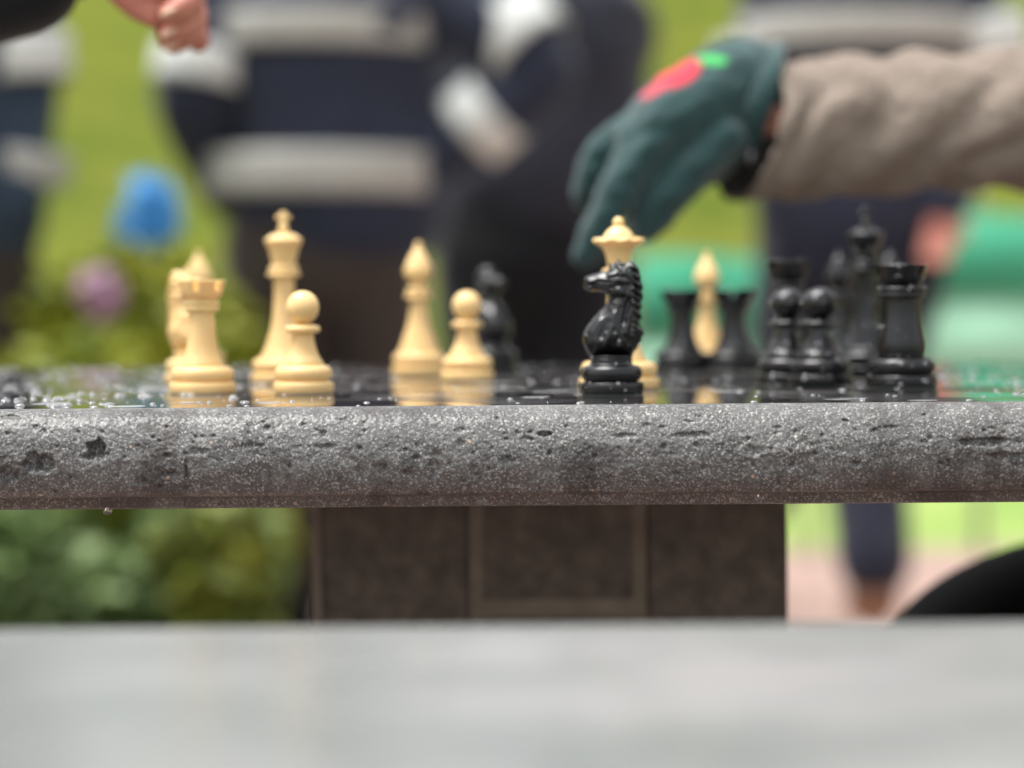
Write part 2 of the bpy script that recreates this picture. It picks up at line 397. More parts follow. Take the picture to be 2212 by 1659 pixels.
# beads of rain on the top
def caps_mesh(items, seg=10):
    V = []; Fc = []
    for (c, nrm, r, h, asp) in items:
        nrm = nrm.normalized(); u = nrm.orthogonal().normalized(); v = nrm.cross(u); b0 = len(V)
        for k, q in enumerate((0, 30, 58, 78)):
            rr_ = r*math.cos(R(q)); hh = h*math.sin(R(q))
            for s in range(seg):
                a = 2*math.pi*s/seg; V.append(c+u*(rr_*math.cos(a)*asp)+v*(rr_*math.sin(a))+nrm*hh)
        V.append(c+nrm*h)
        for k in range(3):
            for s in range(seg): Fc.append((b0+k*seg+s, b0+k*seg+(s+1) % seg, b0+(k+1)*seg+(s+1) % seg, b0+(k+1)*seg+s))
        for s in range(seg): Fc.append((b0+3*seg+s, b0+3*seg+(s+1) % seg, b0+4*seg))
    return V, Fc
it = []
UP = Vector((0, 0, 1))
def bead(x, y, r): it.append((Vector((x, y, TZ+.00005)), UP, r, r*random.uniform(.3, .55), random.uniform(.8, 1.5)))
for _ in range(520):      # thick at the left margin
    x = random.uniform(-.34, BX0-.004) if random.random() < .8 else random.uniform(-.2, -.1)
    bead(x, random.uniform(.853, 1.38), random.choice((.0005, .0008, .0011, .0016, .0021)))
for _ in range(230): bead(random.uniform(BX0+8*SQ+.01, .34), random.uniform(.853, 1.38), random.choice((.0005, .0008, .0012, .0018)))
for _ in range(300): bead(random.uniform(-.2, .25), random.uniform(.853, 1.38), random.choice((.0004, .0006, .0009, .0013)))
for _ in range(26):
    it.append((Vector((random.uniform(-.3, .3), random.uniform(.86, 1.3), TZ+.00004)), UP, random.uniform(.003, .009), random.uniform(.00025, .0004), random.uniform(1, 2)))
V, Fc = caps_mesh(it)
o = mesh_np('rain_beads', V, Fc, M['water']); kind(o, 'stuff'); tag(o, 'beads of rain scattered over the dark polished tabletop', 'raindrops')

# ------------------------------------------------------------------ near slab
slab = thing('stone_bench', 'pale wet stone slab out of focus in the foreground before the table', 'bench')
sz = at(1106, 1347, .60).z
bm = bmesh.new(); box(bm, (-.75, -.35, sz-.06), (.75, .60, sz))
bmesh.ops.bevel(bm, geom=[e for e in bm.edges], offset=.004, segments=3, affect='EDGES'); obj('slab', bm, M['slab'], slab, False)
for x in (-.5, .5):
    bm = bmesh.new(); box(bm, (x-.08, -.1, 0), (x+.08, .4, sz-.061)); bmesh.ops.bevel(bm, geom=bm.edges[:], offset=.006, segments=2, affect='EDGES'); obj('support', bm, M['mortar'], slab, False)

# ================================================================== CHESS PIECES
mmv = .001
def lathe(pr, seg=56, fr=None):
    """pr: (r, h) mm from bottom to top; fr(theta, r, h) -> r,h"""
    bm = bmesh.new(); rings = []
    for (r, h) in pr:
        ring = []
        for k in range(seg):
            a = 2*math.pi*k/seg; r2, h2 = fr(a, r, h) if fr else (r, h)
            ring.append(bm.verts.new((r2*math.cos(a)*mmv, r2*math.sin(a)*mmv, h2*mmv)))
        rings.append(ring)
    for a, b in zip(rings, rings[1:]):
        for k in range(seg): bm.faces.new((a[k], a[(k+1) % seg], b[(k+1) % seg], b[k]))
    bm.faces.new(rings[0][::-1]); bm.faces.new(rings[-1])
    return bm
def sm(pr, n=6):       # smooth a profile
    return [(max(p.x, .05), p.y) for p in catmull([(r, h, 0) for r, h in pr], n)]
def torus(r, h0, h1, b):      # half-round bulge from h0 to h1 with outer radius r, bulge depth b
    return [(r-b+b*math.sin(R(q)), (h0+h1)/2-(h1-h0)/2*math.cos(R(q))) for q in range(0, 181, 15)]
def base_prof(r):      # plinth, groove, torus
    return [(r*.96, 0), (r*.99, .3)]+torus(r*1.0, .3, 4.8, .6)+[(r*.93, 4.9), (r*.90, 5.1)]+torus(r*.945, 5.2, 12.2, 2.6)
def split(prof_, name, m, parent, **k): return obj(name, lathe(prof_, **k), m, parent)
PIECES = {}
def build_piece(kind_, root, colour):
    fat = kind_ == 'wide_rook'; kind_ = 'rook' if fat else kind_; kf = 1.42 if fat else 1
    m = M[colour]; felt = M['white_felt'] if colour == 'cream' else M['green_felt']
    P_ = {}
    rb = {'pawn': 13.6, 'rook': 15.6, 'bishop': 15.4, 'queen': 18.6, 'king': 17.6, 'knight': 14.2}[kind_]
    def add(name, bm): o = obj(name, bm, m, root); P_[name] = o; return o
    obj('felt_pad', lathe([(rb*.94, -.02), (rb*.95, .25), (rb*.9, .5)]), felt, root)
    bp = [(r, h+.25) for r, h in base_prof(rb)]
    add('base', lathe(bp+[(rb*.66, 12.9), (rb*.5, 13.2)]))
    if kind_ == 'pawn':
        add('body', lathe([(8, 12.6)]+torus(9.2, 12.7, 14.3, .8)+sm([(8.6, 14.5), (6.9, 17.5), (5.6, 21.5), (4.9, 25.5), (4.9, 27.2)])))
        add('collar', lathe([(4.6, 27)]+torus(7.9, 27.2, 30.6, 1.7)+[(4.9, 31)]))
        bm = bmesh.new(); bmesh.ops.create_uvsphere(bm, u_segments=40, v_segments=24, radius=7.4*mmv, matrix=Matrix.Translation((0, 0, 38.6*mmv)) @ Matrix.Diagonal((1, 1, 1.03, 1)))
        add('head', bm); top = 46
    if kind_ == 'rook':
        add('body', lathe([(9, 12.6)]+torus(10.2, 12.8, 14.4, .8)+sm([(9.6+kf*2-2, 14.6), (8.2*(1+(kf-1)*.7), 18), (6.9*kf, 23.5), (6.2*kf, 30), (5.9*kf, 36), (6.0*kf, 38.4)])))
        add('collar', lathe([(6, 38)]+torus(8.1+(kf-1)*5, 38.4, 41.2, 1.0)+torus(8.4+(kf-1)*5, 41.2, 43.4, .8)+[(6.2, 43.8)]))
        # crown with six slots, a real wall round a hollow
        bm = bmesh.new(); seg = 72; ring = []
        for k in range(seg):
            a0 = 2*math.pi*k/seg
            slot = (k % 12) in (0, 1, 2)
            ht = 48.3 if slot else 53
            pts = [(7.4, 43.6), (7.8, 44.6), (9.0, 45.4), (9.7, 46.8), (9.9, 47.4), (11.2 if not slot else 10.1, ht-.3), (11.0 if not slot else 9.9, ht), (8.2, ht), (8.0, ht-.3), (7.8, 47.8), (.2, 47.6)]
            quad = []
            for a in (a0, a0+2*math.pi/seg): quad.append([bm.verts.new((r*math.cos(a)*mmv, r*math.sin(a)*mmv, h*mmv)) for r, h in pts])
            for q in range(len(pts)-1): bm.faces.new((quad[0][q], quad[1][q], quad[1][q+1], quad[0][q+1]))
            if slot != ((k+1) % 12 in (0, 1, 2)) or slot != ((k-1) % 12 in (0, 1, 2)):
                e = 1 if ((k+1) % 12 in (0, 1, 2)) != slot else 0
                if not slot:
                    a = a0+(2*math.pi/seg if e else 0)
                    bm.faces.new([bm.verts.new((r*math.cos(a)*mmv, r*math.sin(a)*mmv, h*mmv)) for r, h in ((10.1, 48.2), (11.2, 52.7), (11.0, 53), (8.2, 53), (8.0, 48.2))])
        bmesh.ops.remove_doubles(bm, verts=bm.verts, dist=1e-6)
        o = obj('crown', bm, m, root, False)
    if kind_ == 'bishop':
        add('body', lathe([(10, 12.6)]+torus(11.6, 12.8, 14.2, .8)+sm([(10.8, 14.6), (9.0, 20), (6.4, 28), (5.0, 36), (4.6, 41), (4.6, 42.5)])))
        add('collar', lathe([(4.6, 42)]+torus(7.6, 42.4, 45, 1.4)+torus(6.9, 45, 48.4, 1.2)+[(4.4, 49), (4.2, 52)]))
        add('mitre', lathe(sm([(4.2, 51.6), (6.6, 53.4), (7.9, 56.6), (7.5, 60), (5.6, 64.5), (3.1, 69), (1.6, 71)])))
        bm = bmesh.new(); ball(bm, (0, 0, 72.2*mmv), 2.0*mmv, 3); add('finial', bm)
    if kind_ == 'queen':
        add('body', lathe([(11, 12.6)]+torus(12.6, 12.8, 14.4, .8)+sm([(11.8, 14.8), (10, 19), (7.4, 27), (5.9, 36), (5.3, 44), (5.2, 50)])))
        add('collar', lathe([(5.2, 49.6)]+torus(8.8, 50, 52.6, 1.6)+torus(7.8, 52.6, 55.4, 1.2)+[(5.4, 56)]))
        def sc(a, r, h):
            k = max(0, min(1, (h-64)/3.2)); return (r+k*.75*math.cos(9*a), h+k*.3*math.cos(9*a))
        add('crown', lathe(sm([(5.2, 55.8), (5.5, 59), (6.3, 62.6), (7.8, 65), (10.0, 66.6), (11.2, 67.6), (11.2, 68.6), (10, 69.3), (7.4, 69.0)]), 108, sc))
        add('dome', lathe(sm([(7.6, 68.8), (7.0, 70.2), (5.6, 72.4), (3.6, 74.2), (2.3, 75)])))
        bm = bmesh.new(); ball(bm, (0, 0, 76.6*mmv), 2.6*mmv, 3); add('finial', bm)
    if kind_ == 'king':
        add('body', lathe([(10, 12.6)]+torus(12.4, 12.8, 14.4, .8)+sm([(11.4, 14.8), (9.4, 20), (7.0, 28), (5.7, 38), (5.3, 47), (5.4, 54)])))
        add('collar', lathe([(5.4, 53.6)]+torus(8.6, 54, 56.6, 1.6)+torus(7.6, 56.6, 60, 1.2)+[(5.6, 60.4)]))
        add('crown', lathe(sm([(5.8, 60.2), (6.4, 63), (7.4, 67), (8.5, 70.2), (9.2, 71.2)])+[(9.4, 71.6), (9.5, 73), (9.0, 73.8)]+sm([(8.6, 73.8), (6, 75.6), (2.6, 76.6)])))
        bm = bmesh.new(); ball(bm, (0, 0, 79.0*mmv), 2.7*mmv, 3)
        loft(bm, [(0, 0, 80*mmv), (0, 0, 86.5*mmv)], [(1.3*mmv, 1*mmv), (2.0*mmv, 1*mmv)], n=4); loft(bm, [(-2.9*mmv, 0, 84.3*mmv), (2.9*mmv, 0, 84.3*mmv)], [1.1*mmv, 1.1*mmv], side=(0, 0, 1), n=3)
        o = add('finial', bm)
    if kind_ == 'knight':
        add('neck_ring', lathe([(9, 12.4)]+sm([(9.6, 12.8), (9.2, 13.4), (9.0, 14)])+torus(9.4, 14, 15.4, .6)+torus(9.1, 15.4, 16.8, .5)+[(7, 17)]))
        o = horse_head(m, root)

# horse silhouette, traced in px (23.43 px per mm, axis at x=428, foot at y=1590), facing -x
HS = [(215, 1215), (175, 1160), (142, 1085), (133, 1040), (136, 985), (170, 910), (240, 820), (310, 742), (365, 695), (393, 650), (402, 605), (390, 572), (340, 548), (280, 537), (215, 546), (165, 530), (141, 500),
      (147, 470), (148, 430), (160, 398), (230, 368), (320, 347), (400, 328), (412, 285), (402, 236), (450, 262), (492, 232), (510, 204), (532, 246), (575, 250), (610, 234), (662, 240), (693, 272), (722, 312), (728, 350), (742, 388), (738, 425),
      (758, 470), (762, 510), (748, 540), (762, 590), (752, 628), (736, 645), (748, 690), (742, 722), (724, 735), (742, 790), (744, 828), (716, 838), (722, 880), (752, 930), (770, 985), (744, 1010), (740, 1060), (706, 1090), (694, 1130), (655, 1175), (645, 1215)]
def horse_head(m, root):
    px = 1/23.43
    P_ = np.array([((x-428)*px, (1590-y)*px) for x, y in HS])
    st = .42
    xs = np.arange(P_[:, 0].min()-1, P_[:, 0].max()+1, st); ys = np.arange(P_[:, 1].min()-.6, P_[:, 1].max()+1, st)
    X, Y = np.meshgrid(xs, ys)
    A = P_; B = np.roll(P_, -1, 0)
    dist = np.full(X.shape, 1e9); ins = np.zeros(X.shape, bool); NX = X.copy(); NY = Y.copy()
    for a, b in zip(A, B):
        ab = b-a; t = np.clip(((X-a[0])*ab[0]+(Y-a[1])*ab[1])/(ab@ab), 0, 1)
        qx = a[0]+t*ab[0]; qy = a[1]+t*ab[1]; d = np.hypot(X-qx, Y-qy); k = d < dist
        dist[k] = d[k]; NX[k] = qx[k]; NY[k] = qy[k]
        c = ((a[1] > Y) != (b[1] > Y)); 
        with np.errstate(divide='ignore', invalid='ignore'): xi = (b[0]-a[0])*(Y-a[1])/(b[1]-a[1])+a[0]
        ins ^= c & (X < xi)
    PXx = X/px+428; PXy = 1590-Y/px       # back to trace px
    T = np.interp(Y, [15.5, 22, 30, 38, 44, 50, 56, 60], [9.2, 10.2, 8.8, 6.4, 5.6, 5.2, 4.4, 3.6])
    head = np.clip((430-PXx)/280, 0, 1)*(PXy < 600); T = T*(1-.42*head)
    mane = np.clip((PXx-640)/60, 0, 1); T = T*(1-.45*mane)
    Rr = T*1.25
    Z = T*np.sqrt(np.clip(1-(1-np.clip(dist/Rr, 0, 1))**2, 0, 1))
    def cap(x1, y1, x2, y2, w_, amp):
        dx, dy = x2-x1, y2-y1; t = np.clip(((PXx-x1)*dx+(PXy-y1)*dy)/(dx*dx+dy*dy+1e-6), 0, 1)
        return amp*np.exp(-((PXx-x1-t*dx)**2+(PXy-y1-t*dy)**2)/(2*w_*w_))
    D = 0
    for a in [(405, 378, 430, 386, 13, .9), (395, 362, 470, 366, 8, .7), (405, 402, 450, 404, 7, -.8), (200, 432, 262, 428, 15, .7), (163, 440, 176, 446, 10, -1.0),
              (150, 486, 262, 482, 7, -1.0), (210, 500, 250, 505, 11, .6), (262, 400, 390, 430, 12, .45), (290, 470, 400, 480, 10, .5), (300, 440, 430, 452, 8, -.6),
              (500, 540, 530, 556, 38, 1.5), (430, 500, 560, 470, 9, -1.0), (440, 610, 560, 600, 10, -1.3), (560, 600, 600, 470, 12, -.9), (425, 560, 430, 590, 8, .6),
              (470, 420, 600, 455, 12, .8), (440, 390, 560, 400, 8, -.6), (600, 310, 700, 330, 12, -1.0), (560, 350, 640, 410, 14, .7), (430, 260, 480, 320, 10, -.9), (500, 240, 520, 330, 10, .7), (540, 300, 600, 270, 9, -.8),
              (600, 640, 500, 1060, 22, -1.7), (660, 640, 560, 960, 18, 1.2), (540, 900, 500, 1090, 22, 1.0), (400, 860, 320, 1000, 26, -1.5), (440, 760, 370, 1070, 20, 1.2), (300, 830, 220, 960, 20, .8),
              (390, 720, 350, 770, 8, -1.0), (400, 640, 520, 680, 12, .6), (480, 700, 440, 900, 14, .8), (640, 700, 600, 1080, 9, -1.2)]: D = D+cap(*a)
    for (y0, y1) in [(300, 352), (372, 425), (440, 500), (515, 575), (592, 650), (655, 712), (740, 800), (835, 900), (880, 960), (930, 1010), (985, 1060)]:
        D = D+cap(655, (y0+y1)/2-30, 735, y1-6, 9, 1.4)+cap(655, y1-35, 725, y1+22, 7, -1.3)
    Z = Z+D*np.clip(dist/1.6, 0, 1)
    Z = np.maximum(Z, 0)
    vid = {}; V = []; Fc = []
    near = ins | (dist < st*.75)
    def vert(j, i, s):
        edge = (not ins[j, i]) or dist[j, i] < st*.25
        key = (j, i, 0 if edge else s)
        if key not in vid:
            vid[key] = len(V)
            if edge: V.append((NX[j, i]*mmv, 0, NY[j, i]*mmv))
            else: V.append((X[j, i]*mmv, s*Z[j, i]*mmv, Y[j, i]*mmv))
        return vid[key]
    for j in range(X.shape[0]-1):
        for i in range(X.shape[1]-1):
            c4 = [(j, i), (j, i+1), (j+1, i+1), (j+1, i)]
            if all(near[a] for a in c4) and any(ins[a] for a in c4):
                f = [vert(a, b, -1) for a, b in c4]
                g = [vert(a, b, 1) for a, b in c4][::-1]
                if len(set(f)) == 4: Fc.append(f)
                if len(set(g)) == 4 and set(g) != set(f): Fc.append(g)
    o = mesh_np('horse_head', V, Fc, m, root)
    s = o.modifiers.new('smooth', 'SMOOTH'); s.iterations = 2; s.factor = .4
    return o

def drops_on(root, n, scale=1.0):
    """beads of rain on a black piece, facing outward from its axis"""
    items = []
    meshes = [c for c in root.children if c.name.split('.')[0] in ('base', 'body', 'collar', 'crown', 'head', 'mitre', 'horse_head', 'neck_ring')]
    for _ in range(n):
        c = random.choice(meshes); p = random.choice(c.data.polygons)
        nr = p.normal
        if nr.y > .3 or nr.z < -.3 or p.area > 4e-6: continue
        r = random.choice((.0003, .0004, .0006, .0009)); items.append((p.center.copy(), nr.copy(), r, r*.6, 1))
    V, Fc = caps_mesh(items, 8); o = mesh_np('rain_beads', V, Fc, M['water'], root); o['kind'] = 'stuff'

protos = {}
def copy_thing(src):
    r = src.copy(); COL.objects.link(r)
    for ch in src.children:
        c = ch.copy(); COL.objects.link(c); c.parent = r
    return r
def place(kind_, colour, x, y, rot, label, scale=1, drops=0):
    key = (kind_, colour)
    if key in protos: r = copy_thing(protos[key])
    else:
        r = thing(('white_' if colour == 'cream' else 'black_')+kind_.replace('wide_', ''), '', 'chess piece'); build_piece(kind_, r, colour); protos[key] = r
        if colour == 'black': drops_on(r, 50 if kind_ == 'knight' else 130)
    p = on_plane(x, y, TZ); r.location = (p.x, p.y, TZ+.0001); r.rotation_euler = (0, 0, R(rot)); r.scale = (scale,)*3 if not isinstance(scale, tuple) else scale
    r['label'] = label; r['category'] = 'chess piece'; r['group'] = 'chess pieces on the table'
    return r
# (x, y) = where the middle of the foot meets the table in the photo
place('rook', 'cream', 438, 850, 15, 'cream rook with a slotted crown standing nearest the table edge at left', .97)
place('knight', 'cream', 416, 829, 155, 'cream knight half hidden behind the cream rook', 1.0)
place('bishop', 'cream', 432, 808, 0, 'cream bishop whose pointed tip rises over the cream rook', .96)
place('king', 'cream', 616, 827, 0, 'cream king, the tallest pale piece, with a finial over its crown', 1.0)
place('pawn', 'cream', 656, 850, 0, 'cream pawn in front of the cream king', 1.0)
place('bishop', 'cream', 906, 811, 0, 'cream bishop standing alone between the two cream pawns', 1.0)
place('pawn', 'cream', 1010, 823, 0, 'cream pawn to the right of the lone cream bishop', 1.0)
place('queen', 'cream', 1338, 840, 8, 'cream queen with a scalloped crown directly behind the black knight', 1.0)
place('bishop', 'cream', 1528, 796, 0, 'cream bishop seen between two squat black rooks', .93)
place('knight', 'black', 1321, 851, 0, 'glossy black knight with a carved mane in front of the cream queen', 1.0)
place('knight', 'black', 1064, 803, 120, 'black knight turned away, half hidden behind the right cream pawn', 1.05)
place('rook', 'black', 1474, 801, 10, 'blurred black rook left of the cream bishop farthest to the right', (1.12, 1.12, .88))
place('rook', 'black', 1584, 801, 20, 'blurred black rook right of the cream bishop farthest to the right', (1.12, 1.12, .88))
place('pawn', 'black', 1702, 829, 0, 'left one of two touching black pawns beside the black king', (1.16, 1.16, 1.0))
place('pawn', 'black', 1771, 832, 0, 'right one of two touching black pawns beside the black king', (1.16, 1.16, 1.0))
place('rook', 'black', 1702, 820, 25, 'tall black rook rising behind the left of the two touching black pawns', (1.02, 1.02, 1.14))
place('king', 'black', 1870, 812, 0, 'black king, the tallest black piece, behind the black rook at right', 1.02)
place('bishop', 'black', 1812, 796, 0, 'black bishop behind and left of the black king', .93)
place('bishop', 'black', 1922, 797, 0, 'black bishop behind and right of the black king', .93)
place('wide_rook', 'black', 1947, 836, 5, 'large black rook at the right end of the pieces, nearest the edge', 1.06)

# ================================================================== PEOPLE
def V3(p): return Vector(p)
def fingers(bm, hand, wrist, side, k=1.0):
    """a relaxed hand: palm, four bent fingers, thumb from the side of the palm"""
    d = (hand-wrist).normalized(); s = (Vector(side)-d*Vector(side).dot(d)).normalized(); nrm = d.cross(s)
    loft(bm, [wrist, wrist+d*.05*k, wrist+d*.09*k], [(.026*k, .018*k), (.038*k, .015*k), (.038*k, .012*k)], side=s, seg=12, n=3)
    for q, ln in zip((-1.5, -.5, .5, 1.5), (.062, .072, .070, .054)):
        a = wrist+d*.088*k+s*q*.0195*k
        loft(bm, [a, a+d*ln*.5*k+nrm*.006*k, a+d*ln*.85*k+nrm*.022*k, a+d*ln*.92*k+nrm*.040*k], [.0085*k, .0082*k, .0075*k, .0062*k], seg=10, n=3)
    a = wrist+d*.03*k+s*.03*k
    loft(bm, [a, a+d*.03*k+s*.022*k+nrm*.01*k, a+d*.055*k+s*.03*k+nrm*.02*k], [.012*k, .0105*k, .008*k], seg=10, n=3)
def person(label, J, outfit, bands=(), vox=.011, hand_sides=((0, 1, 0), (0, 1, 0)), fine_hand=None, coat=False):
    """J: joints in world space. outfit: jacket, trousers, boots materials"""
    r = thing('person', label, 'person', (J['hip'].x, J['hip'].y, 0), None)
    inv = Vector(r.location)
    G = {k: v-inv for k, v in J.items() if k not in ('bulk', 'girth', 'facing')}
    across = (G['sr']-G['sl']).normalized()
    hip, neck, head = G['hip'], G['neck'], G['head']
    face = across.cross(Vector((0, 0, 1))).normalized()*J.get('facing', Vector((0, 0, 1))).z
    bm = bmesh.new()
    # body under the clothes, one surface
    loft(bm, [hip-Vector((0, 0, .06)), hip+(neck-hip)*.3, hip+(neck-hip)*.75, neck], [(.15, .10), (.125, .09), (.16, .10), (.06, .055)], side=across, seg=20)
    loft(bm, [neck-Vector((0, 0, .03)), neck+(head-neck)*.5, head], [.055, .05, .05], side=across)
    ball(bm, head+Vector((0, 0, .02)), (.074, .092, .112), 3)
    ball(bm, head+face*.045-Vector((0, 0, .055)), (.05, .05, .05), 3)
    loft(bm, [head+face*.085+Vector((0, 0, .025)), head+face*.108-Vector((0, 0, .012))], [.008, .014], seg=8, n=3)
    for s in (-1, 1): ball(bm, head+across*s*.075, (.012, .02, .03), 2)
    for i, (S_, E_, W_, H_) in enumerate((('sl', 'el', 'wl', 'hl'), ('sr', 'er', 'wr', 'hr'))):
        loft(bm, [G[S_], G[E_], G[W_]], [.046, .038, .026], seg=12)
        if fine_hand != i: fingers(bm, G[H_], G[W_], hand_sides[i])
    for K_, A_, q in (('kl', 'al', -1), ('kr', 'ar', 1)):
        h = hip+across*q*.09
        loft(bm, [h, G[K_], G[A_]], [.075, .052, .04], seg=12)
        loft(bm, [G[A_]-Vector((0, 0, .0)), G[A_]+face*.16-Vector((0, 0, .03))], [.04, .03], seg=10)
    if fine_hand is not None: J['fine'](bm, inv)
    b = obj('body', bm, M['skin'], r); remesh(b, vox if fine_hand is None else .0026, 4)
    # eyes and mouth
    if 'noface' not in J:
        for s in (-1, 1): bm = bmesh.new(); ball(bm, head+face*.078+across*s*.031+Vector((0, 0, .022)), .012, 2); obj('eye', bm, M['hair'], r)
        bm = bmesh.new(); loft(bm, [head+face*.094-across*.022-Vector((0, 0, .055)), head+face*.094+across*.022-Vector((0, 0, .055))], [.006, .006], side=(0, 0, 1), seg=8, n=3); obj('mouth', bm, M['varnish'], r)
    bm = bmesh.new(); ball(bm, head-face*.018+Vector((0, 0, .045)), (.086, .098, .105), 3)
    h_ = obj('hair', bm, M['hair'], r); remesh(h_, .01, 2)
    # jacket
    hem = G.get('hem', hip-Vector((0, 0, .05)))
    W = J.get('girth', Vector((.21, .14, 0))); bk = J.get('bulk', Vector((1, 0, 0))).x
    bm = bmesh.new()
    def wob(j, th, c): return 1+.11*noise.noise(Vector((c.x*9+math.cos(th)*2, c.z*14, math.sin(th)*2)))
    loft(bm, [hem, hem+(neck-hem)*.35, hem+(neck-hem)*.75, neck-Vector((0, 0, .03)), neck+Vector((0, 0, .02))], [(W.x, W.y), (W.x*.93, W.y*.95), (W.x*.98, W.y), (.115, .09), (.07, .07)], side=across, seg=28, wob=wob)
    for S_, E_, W_ in (('sl', 'el', 'wl'), ('sr', 'er', 'wr')):
        if coat and S_ == J.get('coatarm'): continue
        loft(bm, [G[S_]+(G['neck']-G[S_])*.3, G[S_], G[S_]+(G[E_]-G[S_])*.5, G[E_], G[E_]+(G[W_]-G[E_])*.6, G[W_]], [.06, .078, .073*bk, .066*bk, .058*bk, .050*bk], seg=16, wob=wob)
    j = obj('jacket', bm, outfit[0], r); remesh(j, .012, 5)
    bm = bmesh.new()
    hp = hip-Vector((0, 0, .02))
    loft(bm, [hp+Vector((0, 0, .12)), hp-Vector((0, 0, .06))], [(W.x*.84, W.y*.84), (W.x*.86, W.y*.86)], side=across, seg=20)
    for K_, A_, q in (('kl', 'al', -1), ('kr', 'ar', 1)):
        h = hp+across*q*W.x*.46
        loft(bm, [h, h+(G[K_]-h)*.5, G[K_], G[K_]+(G[A_]-G[K_])*.5, G[A_]+Vector((0, 0, .06))], [W.x*.45, W.x*.43, W.x*.36, W.x*.36, W.x*.34], seg=16, wob=wob)
    t = obj('trousers', bm, outfit[1], r); remesh(t, .012, 4)
    for A_, q in (('al', -1), ('ar', 1)):
        bm = bmesh.new(); a = G[A_]
        loft(bm, [a+Vector((0, 0, .09)), a-Vector((0, 0, .02))], [.055, .055], seg=14, n=3)
        loft(bm, [a-Vector((0, 0, .045)), a+face*.09-Vector((0, 0, .052)), a+face*.18-Vector((0, 0, .058))], [(.045, .034), (.05, .03), (.04, .024)], side=across, seg=14, n=4)
        o = obj('boot', bm, outfit[2], r); remesh(o, .008, 3)
    for (p0, p1, rad, mm_) in bands:       # reflective tapes, wrapped round torso or sleeve
        bm = bmesh.new(); a, b = p0-inv, p1-inv
        loft(bm, [a, (a+b)/2, b], [rad]*3, side=across if isinstance(rad, tuple) else (0, 1, 0), seg=28, n=2, caps=False, wob=None)
        o = obj('reflective_tape', bm, mm_, r); sol = o.modifiers.new('thick', 'SOLIDIFY'); sol.thickness = .004; sol.offset = 1
    return r
Z = lambda v, z: Vector((v.x, v.y, z))
def standing(cx, d, W=.21, **over):
    """default joints of someone standing at picture x = cx, d metres away, facing away from camera"""
    p = at(cx, 650, d); x, y = p.x, p.y
    J = dict(hip=Vector((x, y, .93)), neck=Vector((x, y, 1.47)), head=Vector((x, y-.02, 1.62)),
             sl=Vector((x-.19, y, 1.41)), sr=Vector((x+.19, y, 1.41)), el=Vector((x-.26, y, 1.13)), er=Vector((x+.26, y, 1.13)),
             wl=Vector((x-.27, y-.05, .90)), wr=Vector((x+.27, y-.05, .90)), hl=Vector((x-.27, y-.07, .8)), hr=Vector((x+.27, y-.07, .8)),
             kl=Vector((x-.10, y, .5)), kr=Vector((x+.10, y, .5)), al=Vector((x-.11, y+.02, .085)), ar=Vector((x+.11, y+.02, .085)),
             girth=Vector((W, W*.66, 0)), facing=Vector((0, 0, -1)))
    J.update(over); return J

# centre figure: navy jacket with two tapes round the back, arms bent
d = 4.75
J = standing(690, d, .235)
A_ = lambda x, y, dd=d: at(x, y, dd)
J.update(hip=Z(J['hip'], .90), sl=A_(500, -60), sr=A_(900, -60), neck=A_(700, -110), head=A_(700, -270), el=A_(418, 215, d-.05), wl=A_(500, 420, d+.15), hl=A_(580, 440, d+.2),
         kl=A_(632, 900), al=Vector((A_(632, 900).x, d-.02, .09)), er=A_(1165, 150, d-.05), wr=A_(945, 345, d-.02), hr=A_(900, 400, d), hem=None)
J['hem'] = A_(735, 468); J['bulk'] = Vector((1.32, 0, 0)); J['kr'] = A_(835, 900); J['ar'] = Vector((A_(835, 900).x, d, .09))
J['hem'] = J['hem']
Jc = {k: v for k, v in J.items() if v is not None}
def wrap(J, body_hem):     # hem is stored in world space like the rest
    J['hem'] = body_hem; return J
bands = [(A_(690, 112), A_(690, 36), (.252, .165), M['silver']), (A_(700, 425), A_(700, 330), (.252, .17), M['silver']),
         (A_(428, 190, d-.05), A_(440, 110, d-.04), .098, M['white_tape']),
         (A_(1048, 250, d-.04), A_(990, 300-90, d-.035), .0, None)]
bands = bands[:3]+[(A_(1085, 45, d-.02), A_(1150, 115, d-.05), .100, M['white_tape']), (A_(1078, 228, d-.05), A_(1014, 284, d-.03), .088, M['white_tape'])]
person('person in a navy jacket with two silver tapes across the back, behind the cream pieces', Jc, (M['navy'], M['brown'], M['blackcloth']), bands)

# dark figure next to it
d = 5.4
J = standing(1140, d, .27); J['sr'] = at(1300, -60, d); J['er'] = at(1345, 200, d); J['wr'] = at(1290, 380, d); J['hr'] = at(1260, 450, d)
J['sl'] = at(1000, -60, d); J['el'] = at(960, 180, d); J['wl'] = at(980, 380, d); J['hl'] = at(1040, 450, d+.1); J['neck'] = at(1195, -130, d); J['head'] = at(1195, -260, d)
J['hem'] = at(1160, 400, d)
person('person in a charcoal coat and black trousers just right of the silver-taped jacket', J, (M['greycloth'], M['blackcloth'], M['blackcloth']), [(at(1325, 60, d), at(1335, 120, d), .082, M['greycloth'])])

